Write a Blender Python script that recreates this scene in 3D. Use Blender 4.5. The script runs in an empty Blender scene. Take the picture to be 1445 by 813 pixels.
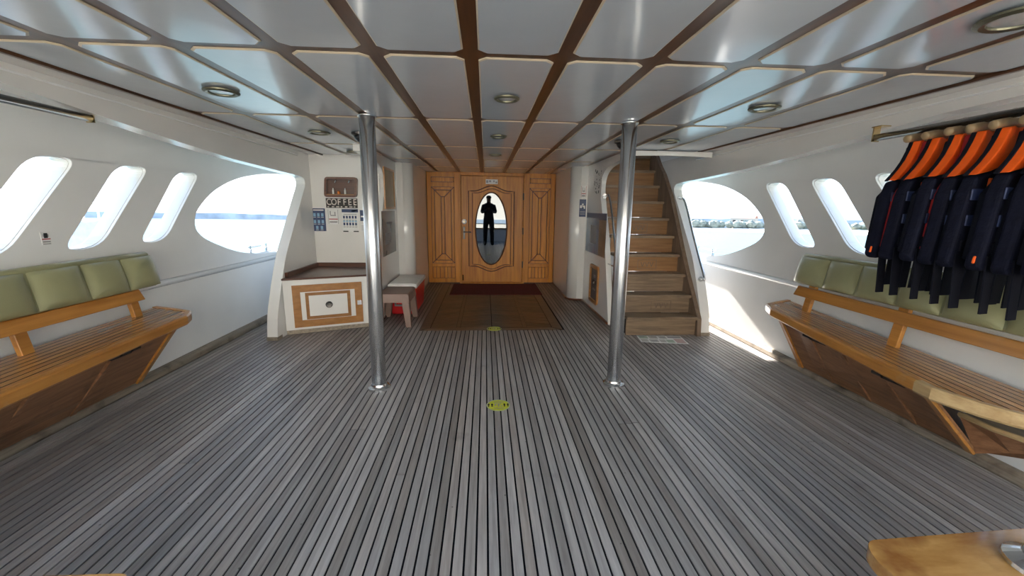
import bpy, bmesh, math, random
from mathutils import Vector, Matrix
from mathutils.geometry import tessellate_polygon
random.seed(7)
S = bpy.context.scene
COL = S.collection

# ------------------------------------------------------------------ camera
cam_d = bpy.data.cameras.new('camera'); cam = bpy.data.objects.new('camera', cam_d); COL.objects.link(cam)
cam_d.sensor_width = 36.0; cam_d.lens = 36.0 * 575.0 / 1445.0; cam_d.clip_start = .03; cam_d.clip_end = 6000
def cam_matrix(yaw, pitch, roll, loc):
    y, p, r = map(math.radians, (yaw, pitch, roll))
    cy, sy, cp, sp, cr, sr = math.cos(y), math.sin(y), math.cos(p), math.sin(p), math.cos(r), math.sin(r)
    Rz = Matrix(((cy, -sy, 0), (sy, cy, 0), (0, 0, 1))); Rx = Matrix(((1, 0, 0), (0, cp, -sp), (0, sp, cp)))
    M = Matrix(((1, 0, 0), (0, 0, -1), (0, 1, 0))); Rr = Matrix(((cr, -sr, 0), (sr, cr, 0), (0, 0, 1)))
    R = Rr @ M @ Rx @ Rz                      # rows: right, down, forward
    B = Matrix((R[0], -Vector(R[1]), -Vector(R[2]))).transposed()
    m = B.to_4x4(); m.translation = loc
    return m
cam.matrix_world = cam_matrix(3.81, 11.09, .76, Vector((0, 0, 1.35)))
S.camera = cam

# ------------------------------------------------------------------ sky, sun, exposure
W = bpy.data.worlds.new('sky'); S.world = W; W.use_nodes = True
nt = W.node_tree; nt.nodes.clear()
out = nt.nodes.new('ShaderNodeOutputWorld'); bg = nt.nodes.new('ShaderNodeBackground')
tc = nt.nodes.new('ShaderNodeTexCoord'); sp = nt.nodes.new('ShaderNodeSeparateXYZ'); rp = nt.nodes.new('ShaderNodeValToRGB')
nt.links.new(tc.outputs['Generated'], sp.inputs[0]); nt.links.new(sp.outputs['Z'], rp.inputs[0])
rp.color_ramp.elements[0].position = 0.0; rp.color_ramp.elements[0].color = (.86, .94, 1.0, 1)
rp.color_ramp.elements[1].position = .75; rp.color_ramp.elements[1].color = (.36, .60, 1.0, 1)
nt.links.new(rp.outputs[0], bg.inputs[0]); bg.inputs[1].default_value = .95
nt.links.new(bg.outputs[0], out.inputs[0])
sun_d = bpy.data.lights.new('sun', 'SUN'); sun_d.energy = 17.0; sun_d.angle = .009; sun_d.color = (1, .96, .90)
sun = bpy.data.objects.new('sun', sun_d); COL.objects.link(sun)
sun.rotation_euler = Vector((.048, -1.0, -.5)).to_track_quat('-Z', 'Y').to_euler(); sun.location = (0, 30, 30)
S.cycles.max_bounces = 14; S.cycles.diffuse_bounces = 9; S.cycles.glossy_bounces = 6
S.view_settings.view_transform = 'Standard'; S.view_settings.look = 'None'
S.view_settings.exposure = 1.48; S.view_settings.gamma = 1; S.view_settings.use_curve_mapping = False

# ------------------------------------------------------------------ materials
MATS = {}
def base_mat(name):
    m = bpy.data.materials.new(name); m.use_nodes = True
    return m, m.node_tree, m.node_tree.nodes['Principled BSDF']
def col4(c): return (c[0], c[1], c[2], 1)
def plain(name, c, rough=.5, metal=0.0, coat=0.0, var=.06, nscale=9.0, bump=0.0, bscale=40.0, spec=.5, sheen=0):
    """colour with a slight procedural mottling, and optional relief"""
    m, t, b = base_mat(name); N = t.nodes; L = t.links
    g = N.new('ShaderNodeNewGeometry'); n = N.new('ShaderNodeTexNoise'); n.inputs['Scale'].default_value = nscale
    n.inputs['Detail'].default_value = 3
    L.new(g.outputs['Position'], n.inputs['Vector'])
    r = N.new('ShaderNodeValToRGB'); r.color_ramp.elements[0].position = .3; r.color_ramp.elements[1].position = .7
    r.color_ramp.elements[0].color = col4([x * (1 - var) for x in c]); r.color_ramp.elements[1].color = col4([min(1, x * (1 + var)) for x in c])
    L.new(n.outputs[0], r.inputs[0]); L.new(r.outputs[0], b.inputs['Base Color'])
    b.inputs['Roughness'].default_value = rough; b.inputs['Metallic'].default_value = metal
    b.inputs['Coat Weight'].default_value = coat; b.inputs['Coat Roughness'].default_value = .08
    b.inputs['Specular IOR Level'].default_value = spec
    if sheen: b.inputs['Sheen Weight'].default_value = sheen
    if bump:
        n2 = N.new('ShaderNodeTexNoise'); n2.inputs['Scale'].default_value = bscale
        L.new(g.outputs['Position'], n2.inputs['Vector'])
        bp = N.new('ShaderNodeBump'); bp.inputs['Strength'].default_value = bump; bp.inputs['Distance'].default_value = .01
        L.new(n2.outputs[0], bp.inputs['Height']); L.new(bp.outputs[0], b.inputs['Normal'])
        if coat: L.new(bp.outputs[0], b.inputs['Coat Normal'])
    MATS[name] = m
    return m
def wood(name, c1, c2, axis, rough=.35, coat=0.0, grain=30.0, stretch=.06, rnd=.18, bump=.05, dirt=None, dirt_scale=2.2, dirt_lo=.55):
    """grain stretched along an axis, tone shifted per object, optional worn patches"""
    m, t, b = base_mat(name); N = t.nodes; L = t.links
    g = N.new('ShaderNodeNewGeometry'); oi = N.new('ShaderNodeObjectInfo')
    ad = N.new('ShaderNodeVectorMath'); ad.operation = 'ADD'
    ml = N.new('ShaderNodeMath'); ml.operation = 'MULTIPLY'; ml.inputs[1].default_value = 37.0
    L.new(oi.outputs['Random'], ml.inputs[0]); L.new(g.outputs['Position'], ad.inputs[0]); L.new(ml.outputs[0], ad.inputs[1])
    mp = N.new('ShaderNodeMapping'); sc = [1, 1, 1]; sc['xyz'.index(axis)] = stretch; mp.inputs['Scale'].default_value = sc
    L.new(ad.outputs[0], mp.inputs['Vector'])
    n = N.new('ShaderNodeTexNoise'); n.inputs['Scale'].default_value = grain; n.inputs['Detail'].default_value = 5; n.inputs['Roughness'].default_value = .62
    L.new(mp.outputs[0], n.inputs['Vector'])
    r = N.new('ShaderNodeValToRGB'); r.color_ramp.elements[0].position = .32; r.color_ramp.elements[1].position = .68
    r.color_ramp.elements[0].color = col4(c1); r.color_ramp.elements[1].color = col4(c2)
    L.new(n.outputs[0], r.inputs[0])
    hs = N.new('ShaderNodeHueSaturation'); mr = N.new('ShaderNodeMapRange')
    mr.inputs['To Min'].default_value = 1 - rnd; mr.inputs['To Max'].default_value = 1 + rnd
    L.new(oi.outputs['Random'], mr.inputs['Value']); L.new(mr.outputs[0], hs.inputs['Value']); L.new(r.outputs[0], hs.inputs['Color'])
    last = hs.outputs[0]
    if dirt:
        n3 = N.new('ShaderNodeTexNoise'); n3.inputs['Scale'].default_value = dirt_scale; n3.inputs['Detail'].default_value = 4
        L.new(g.outputs['Position'], n3.inputs['Vector'])
        r3 = N.new('ShaderNodeValToRGB'); r3.color_ramp.elements[0].position = dirt_lo; r3.color_ramp.elements[1].position = dirt_lo + .2
        L.new(n3.outputs[0], r3.inputs[0])
        mx = N.new('ShaderNodeMix'); mx.data_type = 'RGBA'; mx.inputs['B'].default_value = col4(dirt)
        L.new(r3.outputs[0], mx.inputs['Factor']); L.new(last, mx.inputs['A']); last = mx.outputs['Result']
    L.new(last, b.inputs['Base Color'])
    b.inputs['Roughness'].default_value = rough; b.inputs['Coat Weight'].default_value = coat; b.inputs['Coat Roughness'].default_value = .1
    if bump:
        bp = N.new('ShaderNodeBump'); bp.inputs['Strength'].default_value = bump; bp.inputs['Distance'].default_value = .004
        L.new(n.outputs[0], bp.inputs['Height']); L.new(bp.outputs[0], b.inputs['Normal'])
    MATS[name] = m
    return m
plain('white_paint', (.84, .84, .83), .28, var=.025, nscale=3, bump=.03, bscale=5)
plain('white_gloss', (.78, .76, .73), .12, var=.02, nscale=3, coat=.4, bump=.02, bscale=4)
plain('panel_white', (.55, .585, .62), .11, var=.02, nscale=4, bump=.10, bscale=7)
plain('panel_edge', (.60, .50, .36), .4)
wood('ceiling_wood', (.055, .022, .010), (.12, .048, .018), 'y', .34, coat=.12, grain=24)
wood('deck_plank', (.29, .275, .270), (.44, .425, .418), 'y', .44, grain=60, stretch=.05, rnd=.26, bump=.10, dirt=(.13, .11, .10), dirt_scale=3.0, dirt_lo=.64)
# planks towards the sheltered alley keep more of their brown; dark fastening plugs all over
t_ = MATS['deck_plank'].node_tree; N_ = t_.nodes; b_ = N_['Principled BSDF']; src_ = b_.inputs['Base Color'].links[0].from_socket
g_ = N_.new('ShaderNodeNewGeometry'); sx_ = N_.new('ShaderNodeSeparateXYZ'); t_.links.new(g_.outputs['Position'], sx_.inputs[0])
nz_ = N_.new('ShaderNodeTexNoise'); nz_.inputs['Scale'].default_value = 1.6; t_.links.new(g_.outputs['Position'], nz_.inputs['Vector'])
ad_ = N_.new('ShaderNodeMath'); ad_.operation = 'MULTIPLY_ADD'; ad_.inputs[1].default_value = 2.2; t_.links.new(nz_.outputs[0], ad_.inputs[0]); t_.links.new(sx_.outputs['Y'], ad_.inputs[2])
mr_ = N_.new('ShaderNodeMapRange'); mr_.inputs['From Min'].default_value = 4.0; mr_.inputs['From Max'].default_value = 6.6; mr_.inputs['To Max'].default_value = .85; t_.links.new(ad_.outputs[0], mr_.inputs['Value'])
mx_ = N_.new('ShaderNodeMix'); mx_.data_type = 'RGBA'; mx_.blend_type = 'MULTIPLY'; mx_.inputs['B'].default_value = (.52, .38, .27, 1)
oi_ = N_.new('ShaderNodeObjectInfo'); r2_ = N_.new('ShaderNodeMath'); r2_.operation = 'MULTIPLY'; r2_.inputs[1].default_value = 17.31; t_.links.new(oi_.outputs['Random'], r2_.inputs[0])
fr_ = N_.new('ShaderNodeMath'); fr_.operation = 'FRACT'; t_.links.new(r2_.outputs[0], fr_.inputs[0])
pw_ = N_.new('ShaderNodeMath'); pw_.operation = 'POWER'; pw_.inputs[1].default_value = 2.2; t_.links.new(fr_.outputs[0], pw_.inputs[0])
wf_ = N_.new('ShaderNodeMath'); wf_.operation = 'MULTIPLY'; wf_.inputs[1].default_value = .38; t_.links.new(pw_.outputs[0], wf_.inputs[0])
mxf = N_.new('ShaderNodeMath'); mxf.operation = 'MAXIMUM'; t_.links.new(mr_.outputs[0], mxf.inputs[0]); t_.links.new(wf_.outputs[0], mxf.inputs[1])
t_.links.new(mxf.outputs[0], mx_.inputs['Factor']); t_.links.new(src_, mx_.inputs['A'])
vo_ = N_.new('ShaderNodeTexVoronoi'); vo_.inputs['Scale'].default_value = 9.0; t_.links.new(g_.outputs['Position'], vo_.inputs['Vector'])
lt_ = N_.new('ShaderNodeMath'); lt_.operation = 'LESS_THAN'; lt_.inputs[1].default_value = .040; t_.links.new(vo_.outputs['Distance'], lt_.inputs[0])
ml_ = N_.new('ShaderNodeMath'); ml_.operation = 'MULTIPLY'; ml_.inputs[1].default_value = .7; t_.links.new(lt_.outputs[0], ml_.inputs[0])
m2_ = N_.new('ShaderNodeMix'); m2_.data_type = 'RGBA'; m2_.inputs['B'].default_value = (.05, .045, .04, 1)
t_.links.new(ml_.outputs[0], m2_.inputs['Factor']); t_.links.new(mx_.outputs['Result'], m2_.inputs['A']); t_.links.new(m2_.outputs['Result'], b_.inputs['Base Color'])
wood('deck_brown', (.085, .055, .035), (.17, .115, .075), 'y', .34, grain=55, stretch=.06, rnd=.15, bump=.1)
plain('caulk', (.007, .007, .010), .8, spec=.2)
wood('parquet', (.050, .026, .014), (.115, .062, .032), 'x', .32, grain=45, rnd=.38, bump=.06, dirt=(.16, .11, .08), dirt_scale=2.5, dirt_lo=.64)
wood('parquet_trim', (.075, .042, .022), (.14, .085, .05), 'x', .35, grain=40)
wood('trim_grey', (.20, .165, .125), (.36, .30, .23), 'y', .55, grain=40, bump=.15, dirt=(.09, .065, .045), dirt_scale=6, dirt_lo=.52)
wood('bench_honey', (.36, .145, .028), (.54, .25, .058), 'y', .28, coat=.25, grain=26, rnd=.08, dirt=(.46, .33, .17), dirt_scale=7, dirt_lo=.66)
wood('bench_slat', (.36, .165, .055), (.54, .275, .100), 'y', .20, coat=.6, grain=34, rnd=.14)
wood('bench_pale', (.42, .27, .12), (.60, .43, .22), 'y', .40, grain=26, rnd=.08, dirt=(.33, .21, .10), dirt_scale=8)
wood('bench_ply', (.20, .092, .042), (.36, .180, .090), 'y', .5, grain=34, stretch=.09, rnd=.1, dirt=(.10, .045, .022), dirt_scale=6, dirt_lo=.62)
wood('door_wood', (.43, .135, .006), (.64, .255, .018), 'z', .42, coat=0, grain=22, rnd=.07)
wood('door_groove', (.085, .026, .006), (.14, .048, .011), 'z', .4)
wood('brown_varnish', (.070, .022, .010), (.145, .048, .022), 'x', .30, coat=.12, grain=24)
wood('frame_wood', (.30, .125, .03), (.42, .19, .05), 'x', .3, coat=.2, grain=26)
wood('stair_wood', (.150, .098, .060), (.275, .190, .118), 'x', .42, grain=34, stretch=.09, rnd=.12, bump=.12)
wood('stair_riser', (.20, .094, .034), (.32, .165, .066), 'x', .36, grain=30, stretch=.08, rnd=.14)
wood('stair_side', (.13, .085, .055), (.22, .15, .10), 'z', .45, grain=30)
wood('table_wood', (.34, .15, .035), (.62, .36, .12), 'x', .22, coat=.5, grain=11, stretch=.3, rnd=.03, dirt=(.20, .065, .015), dirt_scale=6, dirt_lo=.56)
plain('vinyl', (.310, .305, .165), .32, var=.05, nscale=5, bump=.10, bscale=160)
plain('vinyl_dark', (.15, .16, .075), .5)
plain('chrome', (.80, .81, .82), .17, metal=1, var=.02)
plain('brass', (.62, .47, .24), .22, metal=1, var=.05)
plain('steel_dark', (.14, .13, .12), .35, metal=1)
plain('bronze_ring', (.20, .19, .13), .35, metal=.8)
plain('lens', (.55, .57, .55), .12, var=.03)
plain('black_plastic', (.012, .012, .013), .3)
plain('rod_black', (.020, .018, .018), .25, coat=.3)
plain('navy', (.0055, .0066, .0165), .8, var=.25, nscale=25, bump=.3, bscale=60, spec=.15)
plain('navy_belt', (.022, .036, .105), .6, var=.15, nscale=30)
plain('strap', (.0055, .0060, .0120), .7, spec=.2)
plain('orange', (.95, .125, .005), .6, var=.05, nscale=20, bump=.15, bscale=200)
plain('red_cloth', (.42, .013, .016), .65, bump=.15, bscale=200)
plain('hanger_wood', (.34, .24, .13), .45, var=.15)
plain('cooler_red', (.62, .012, .016), .35)
plain('cooler_white', (.78, .77, .74), .35)
plain('grey_plastic', (.30, .30, .32), .4)
plain('stool_brown', (.27, .175, .14), .45)
plain('mat_red', (.085, .008, .010), .95, var=.3, nscale=120, bump=.4, bscale=300)
plain('yellow', (.58, .60, .04), .45, var=.12, nscale=40)
plain('ink', (.02, .02, .02), .5); plain('ink_grey', (.34, .33, .33), .6); plain('ink_red', (.42, .05, .06), .5)
plain('paper', (.78, .77, .75), .5); plain('poster_navy', (.018, .04, .12), .3); plain('poster_cyan', (.25, .45, .62), .4)
plain('poster_grey', (.10, .09, .085), .25, var=.4, nscale=4); plain('poster_tan', (.42, .33, .20), .4, var=.2, nscale=3)
plain('poster_brown', (.20, .11, .05), .3, var=.5, nscale=7); plain('poster_blue', (.10, .14, .22), .25, var=.3, nscale=6)
plain('news', (.50, .49, .45), .7, var=.1); plain('news_pink', (.52, .38, .35), .7); plain('news_green', (.40, .48, .38), .7)
plain('coffee_board', (.030, .022, .018), .5, var=.3, nscale=15); plain('coffee_letter', (.62, .56, .50), .5, var=.25, nscale=40)
plain('orange_jar', (.60, .16, .02), .3); plain('white_cup', (.75, .74, .70), .25)
plain('skin', (.42, .24, .16), .5); plain('cloth_dark', (.030, .032, .040), .8); plain('cloth_grey', (.11, .115, .12), .8); plain('hair', (.02, .015, .012), .6)
plain('hill', (.46, .49, .53), .9, var=.25, nscale=.05); plain('tree_hazed', (.24, .26, .22), .9, var=.4, nscale=.8)  # hill and tree colours paled to paint in distance haze
plain('sand', (.62, .58, .50), .9, var=.1, nscale=.2); plain('house', (.55, .48, .42), .8); plain('roof_red', (.40, .16, .10), .8); plain('house_blue', (.25, .33, .42), .6)  # house colour lightened too, as painted haze
plain('boat_white', (.78, .80, .82), .3); plain('boat_dark', (.03, .03, .04), .3); plain('quay', (.62, .59, .52), .8, var=.1, nscale=.6)
m = plain('pole_steel', (.82, .82, .82), .26, metal=1, var=.02); b_ = m.node_tree.nodes['Principled BSDF']
tg = m.node_tree.nodes.new('ShaderNodeTangent'); tg.direction_type = 'RADIAL'; tg.axis = 'Z'
m.node_tree.links.new(tg.outputs[0], b_.inputs['Tangent']); b_.inputs['Anisotropic'].default_value = .85; b_.inputs['Anisotropic Rotation'].default_value = 0.25
# mirror-dark glass of the door, water
m, t, b = base_mat('mirror_glass'); b.inputs['Base Color'].default_value = (.095, .10, .105, 1); b.inputs['Metallic'].default_value = 1; b.inputs['Roughness'].default_value = .015; MATS['mirror_glass'] = m
m, t, b = base_mat('water'); b.inputs['Base Color'].default_value = (.055, .105, .115, 1); b.inputs['Roughness'].default_value = .35; b.inputs['Specular IOR Level'].default_value = .12
g = t.nodes.new('ShaderNodeNewGeometry'); n = t.nodes.new('ShaderNodeTexNoise'); n.inputs['Scale'].default_value = .9; n.inputs['Detail'].default_value = 6
mp = t.nodes.new('ShaderNodeMapping'); mp.inputs['Scale'].default_value = (.5, 1.2, 1)
t.links.new(g.outputs['Position'], mp.inputs[0]); t.links.new(mp.outputs[0], n.inputs['Vector'])
bp = t.nodes.new('ShaderNodeBump'); bp.inputs['Strength'].default_value = .6; bp.inputs['Distance'].default_value = .25
t.links.new(n.outputs[0], bp.inputs['Height']); t.links.new(bp.outputs[0], b.inputs['Normal']); MATS['water'] = m
M = MATS

# ------------------------------------------------------------------ mesh helpers
class MB:
    def __init__(s): s.v = []; s.f = []; s.m = []; s.cur = 0
    def mat(s, i): s.cur = i; return s
    def add(s, vs, fs):
        o = len(s.v); s.v += [tuple(p) for p in vs]
        for f in fs: s.f.append([i + o for i in f]); s.m.append(s.cur)
        return s
    def hexa(s, p):      # p: 4 bottom (ccw from above), 4 top
        return s.add(p, [(3, 2, 1, 0), (4, 5, 6, 7), (0, 1, 5, 4), (1, 2, 6, 5), (2, 3, 7, 6), (3, 0, 4, 7)])
    def box(s, x0, x1, y0, y1, z0, z1):
        return s.hexa([(x0, y0, z0), (x1, y0, z0), (x1, y1, z0), (x0, y1, z0), (x0, y0, z1), (x1, y0, z1), (x1, y1, z1), (x0, y1, z1)])
    def prism(s, poly, axis, a, b):   # 2D polygon extruded along axis; axis x:(y,z) y:(x,z) z:(x,y)
        def P(q, h): return {'x': (h, q[0], q[1]), 'y': (q[0], h, q[1]), 'z': (q[0], q[1], h)}[axis]
        n = len(poly); vs = [P(q, a) for q in poly] + [P(q, b) for q in poly]
        tr = tessellate_polygon([[Vector((q[0], q[1], 0)) for q in poly]])
        fs = [tuple(t) for t in tr] + [tuple(i + n for i in reversed(t)) for t in tr]
        fs += [(i, (i + 1) % n, (i + 1) % n + n, i + n) for i in range(n)]
        return s.add(vs, fs)
    def plate(s, outer, holes, axis, a, b):
        def P(q, h): return {'x': (h, q[0], q[1]), 'y': (q[0], h, q[1]), 'z': (q[0], q[1], h)}[axis]
        loops = [outer] + holes; allp = [q for l in loops for q in l]; n = len(allp)
        tr = tessellate_polygon([[Vector((q[0], q[1], 0)) for q in l] for l in loops])
        vs = [P(q, a) for q in allp] + [P(q, b) for q in allp]
        fs = [tuple(t) for t in tr] + [tuple(i + n for i in reversed(t)) for t in tr]
        o = 0
        for l in loops:
            k = len(l); fs += [(o + i, o + (i + 1) % k, o + (i + 1) % k + n, o + i + n) for i in range(k)]; o += k
        return s.add(vs, fs)
    def tube(s, pts, r, n=10, closed=False, cap=True):
        pts = [Vector(p) for p in pts]; k = len(pts); rs = r if isinstance(r, (list, tuple)) else [r] * k
        rings = []; up = None
        for i, p in enumerate(pts):
            a = pts[(i - 1) % k] if (closed or i > 0) else p; c = pts[(i + 1) % k] if (closed or i < k - 1) else p
            d = (c - a).normalized()
            if up is None: up = Vector((0, 0, 1)) if abs(d.z) < .9 else Vector((1, 0, 0))
            u = d.cross(up).normalized(); w = u.cross(d).normalized(); up = w
            rings.append([p + rs[i] * (math.cos(t) * u + math.sin(t) * w) for t in [2 * math.pi * j / n for j in range(n)]])
        vs = [q for rg in rings for q in rg]; fs = []
        for i in range(k if closed else k - 1):
            for j in range(n):
                a, b2 = i * n + j, i * n + (j + 1) % n; c, d2 = ((i + 1) % k) * n + (j + 1) % n, ((i + 1) % k) * n + j
                fs.append((a, b2, c, d2))
        if cap and not closed: fs += [tuple(reversed(range(n))), tuple((k - 1) * n + j for j in range(n))]
        return s.add(vs, fs)
    def lathe(s, prof, c, n=24, axis='z'):   # prof (r,h)
        vs = []; fs = []; k = len(prof)
        for r, h in prof:
            for j in range(n):
                a = 2 * math.pi * j / n; x, y = r * math.cos(a), r * math.sin(a)
                vs.append({'z': (c[0] + x, c[1] + y, c[2] + h), 'y': (c[0] + x, c[1] + h, c[2] + y), 'x': (c[0] + h, c[1] + x, c[2] + y)}[axis])
        for i in range(k - 1):
            for j in range(n): fs.append((i * n + j, i * n + (j + 1) % n, (i + 1) * n + (j + 1) % n, (i + 1) * n + j))
        fs += [tuple(range(n)), tuple((k - 1) * n + j for j in range(n))]
        return s.add(vs, fs)
    def strip(s, a, b):   # quad strip between two polylines
        n = len(a); return s.add(list(a) + list(b), [(i, i + 1, i + 1 + n, i + n) for i in range(n - 1)])
    def build(s, name, mat, parent=None, smooth=False, bevel=0, seg=2, wn=True):
        me = bpy.data.meshes.new(name)
        off = Vector(parent_loc(parent)) if parent else Vector((0, 0, 0))
        me.from_pydata([tuple(Vector(v) - off) for v in s.v], [], s.f)
        mats = mat if isinstance(mat, (list, tuple)) else [mat]
        for q in mats: me.materials.append(M[q] if isinstance(q, str) else q)
        if len(mats) > 1: me.polygons.foreach_set('material_index', s.m)
        bm = bmesh.new(); bm.from_mesh(me); bmesh.ops.recalc_face_normals(bm, faces=bm.faces); bm.to_mesh(me); bm.free()
        if smooth: me.polygons.foreach_set('use_smooth', [True] * len(me.polygons))
        me.update()
        o = bpy.data.objects.new(name, me); COL.objects.link(o)
        if parent: o.parent = parent
        if bevel:
            bv = o.modifiers.new('bevel', 'BEVEL'); bv.width = bevel; bv.segments = seg; bv.limit_method = 'ANGLE'; bv.angle_limit = .6
            if smooth is None: pass
        return o
def parent_loc(p):
    l = Vector((0, 0, 0))
    while p is not None: l = l + p.location; p = p.parent
    return l
def tag(o, label=None, cat=None, group=None, kind=None):
    if label: o['label'] = label
    if cat: o['category'] = cat
    if group: o['group'] = group
    if kind: o['kind'] = kind
    return o
def thing(name, label, cat, loc=(0, 0, 0), group=None):
    o = bpy.data.objects.new(name, None); COL.objects.link(o); o.location = loc; o.empty_display_size = .1
    return tag(o, label, cat, group)
def struct(o): o['kind'] = 'structure'; return o
def copy_tree(o, parent=None):
    c = o.copy(); COL.objects.link(c)
    if parent: c.parent = parent
    for ch in [k for k in o.children]: copy_tree(ch, c)
    return c
def rounded(poly, r, n=5):
    out = []; k = len(poly)
    for i in range(k):
        p = Vector(poly[i]); a = Vector(poly[i - 1]); b = Vector(poly[(i + 1) % k])
        rr = r[i] if isinstance(r, (list, tuple)) else r
        if rr <= 0: out.append(tuple(p)); continue
        d1 = (a - p); d2 = (b - p); l = min(rr, d1.length * .49, d2.length * .49)
        p1 = p + d1.normalized() * l; p2 = p + d2.normalized() * l
        for j in range(n + 1):
            t = j / n; out.append(tuple((1 - t) ** 2 * p1 + 2 * t * (1 - t) * p + t * t * p2))
    return out
def catmull(pts, n=5, closed=True):
    out = []; k = len(pts); P = [Vector(p) for p in pts]
    rng = range(k) if closed else range(k - 1)
    for i in rng:
        if closed: a, b, c, d = P[i - 1], P[i], P[(i + 1) % k], P[(i + 2) % k]
        else: a, b, c, d = P[max(i - 1, 0)], P[i], P[i + 1], P[min(i + 2, k - 1)]
        for j in range(n):
            t = j / n
            out.append(tuple(.5 * ((2 * b) + (c - a) * t + (2 * a - 5 * b + 4 * c - d) * t * t + (3 * b - a - 3 * c + d) * t ** 3)))
    if not closed: out.append(tuple(P[-1]))
    return out
def lerp(a, b, t): return a + (b - a) * t

# ------------------------------------------------------------------ layout numbers (metres)
XL, XR = -2.61, 2.745          # inner faces of the two bulwarks
CZ = 1.952                     # underside of the overhead
DY = 7.30                      # door wall
RA = -.35                      # aft edge of the deck above
AFT = -2.2                     # where the deck ends behind the camera

# ================================================================== LARGE STRUCTURE
# ---- deck: black caulked slab with every plank laid on it
deck = struct(MB().box(-2.9, 3.05, AFT, 8.0, -.14, -.006).build('floor', 'caulk'))
PW = .0467; GAP = .0088
unit = MB().box(-.5, .5, 0, 1, -1, 0)
me_plank = None
PQ = (-.715, .86, 4.41)        # inlaid hatch panel: x0, x1, front edge
def plank(x0, x1, y0, y1, mat):
    global me_plank
    if me_plank is None or mat not in me_plank:
        o = unit.build('plank', mat, deck); me_plank = me_plank or {}; me_plank[mat] = o.data
    else:
        o = bpy.data.objects.new('plank', me_plank[mat]); COL.objects.link(o); o.parent = deck
    o.location = ((x0 + x1) / 2, y0, 0); o.scale = (x1 - x0, y1 - y0, .016)
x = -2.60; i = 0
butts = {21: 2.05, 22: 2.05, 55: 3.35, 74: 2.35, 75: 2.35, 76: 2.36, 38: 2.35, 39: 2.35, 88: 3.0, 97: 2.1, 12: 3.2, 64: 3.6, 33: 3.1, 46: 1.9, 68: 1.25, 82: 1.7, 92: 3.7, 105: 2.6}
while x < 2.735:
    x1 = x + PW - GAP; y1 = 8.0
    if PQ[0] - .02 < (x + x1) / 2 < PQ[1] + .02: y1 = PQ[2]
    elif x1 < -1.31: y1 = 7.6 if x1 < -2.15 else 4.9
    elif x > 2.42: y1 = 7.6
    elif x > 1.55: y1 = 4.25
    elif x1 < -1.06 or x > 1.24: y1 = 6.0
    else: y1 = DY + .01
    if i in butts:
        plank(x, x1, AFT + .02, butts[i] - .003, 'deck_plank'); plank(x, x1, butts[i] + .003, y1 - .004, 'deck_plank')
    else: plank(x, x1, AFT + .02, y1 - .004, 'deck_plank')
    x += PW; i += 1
# ---- inlaid hatch in the alley: border boards, two leaves of herringbone boards
hatch = thing('hatch_cover', 'dark brown inlaid deck panel with herringbone boards in front of the door', 'hatch', (.07, PQ[2], 0))
MB().box(PQ[0], PQ[1], PQ[2], DY - .005, -.012, -.004).build('base', 'caulk', hatch)
def pboard(pts, mat='parquet', name='board'): return MB().prism(pts, 'z', -.005, .0005).build(name, mat, hatch)
y0 = PQ[2]; y1 = DY - .005
pboard([(PQ[0], y0), (PQ[1], y0), (PQ[1] - .09, y0 + .09), (PQ[0] + .09, y0 + .09)], 'parquet_trim', 'border_board')
pboard([(PQ[0] - .02, y0 + .006), (PQ[0] + .086, y0 + .096), (PQ[0] + .086, y1), (PQ[0] - .02, y1)], 'parquet_trim', 'border_board')
pboard([(PQ[1] + .02, y0 + .006), (PQ[1] - .086, y0 + .096), (PQ[1] - .086, y1), (PQ[1] + .02, y1)], 'parquet_trim', 'border_board')
xc = .075
lanes = [(PQ[0] + .094, -.335), (-.285, xc - .004), (xc + .004, .435), (.485, PQ[1] - .094)]
for (a, b) in ((-.331, -.289), (.439, .481)):
    pboard([(a, y0 + .102), (b, y0 + .102), (b, y1), (a, y1)], 'parquet_trim', 'border_board')
for k, (a, b) in enumerate(lanes):
    sgn = 1 if k < 2 else -1; yy = y0 + .10; h = .135; sk = .30 * (b - a)
    for j in range(-2, 24):
        ya, yb = yy + j * h, yy + (j + 1) * h - .009
        p = [(a, ya + (0 if sgn > 0 else sk)), (b, ya + (sk if sgn > 0 else 0)), (b, yb + (sk if sgn > 0 else 0)), (a, yb + (0 if sgn > 0 else sk))]
        lo = yy; q = [(u, min(max(v, lo), y1)) for u, v in p]
        if max(v for u, v in q) - min(v for u, v in q) < .02 or (q[2][1] - q[1][1] < .004 and q[3][1] - q[0][1] < .004): continue
        pboard(q)

# ---- bulwarks with slanted slots and the big teardrop opening
def slot(dy, m=0): return rounded([(2.69 + dy, 1.052), (2.945 + dy, 1.052), (3.465 + dy, 1.623), (3.185 + dy, 1.623)], [.10, .13, .10, .13], 6)
TEAR = catmull([(3.89, 1.18), (3.96, 1.31), (4.24, 1.49), (4.67, 1.63), (5.26, 1.72), (5.9, 1.75), (6.6, 1.72), (6.9, 1.55), (6.95, 1.1), (6.8, .80), (6.3, .752), (5.5, .765), (4.85, .80), (4.45, .87), (4.07, 1.0), (3.92, 1.09)], 4)
def bulwark(name, xi, xo, shift):
    outer = [(AFT, 0), (7.6, 0), (7.6, CZ + .05), (AFT, CZ + .05)]
    holes = [slot(shift + k * -.57) for k in range(-1, 5)] + [slot(shift - 2.85 - .0)][:0] + [TEAR]
    return struct(MB().plate(outer, holes, 'x', xi, xo).build(name, 'white_paint', bevel=.014, seg=3)), holes
wl, hl = bulwark('wall_left', XL, XL - .12, 0.0)
wr, hr = bulwark('wall_right', XR, XR + .12, -.055)
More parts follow.
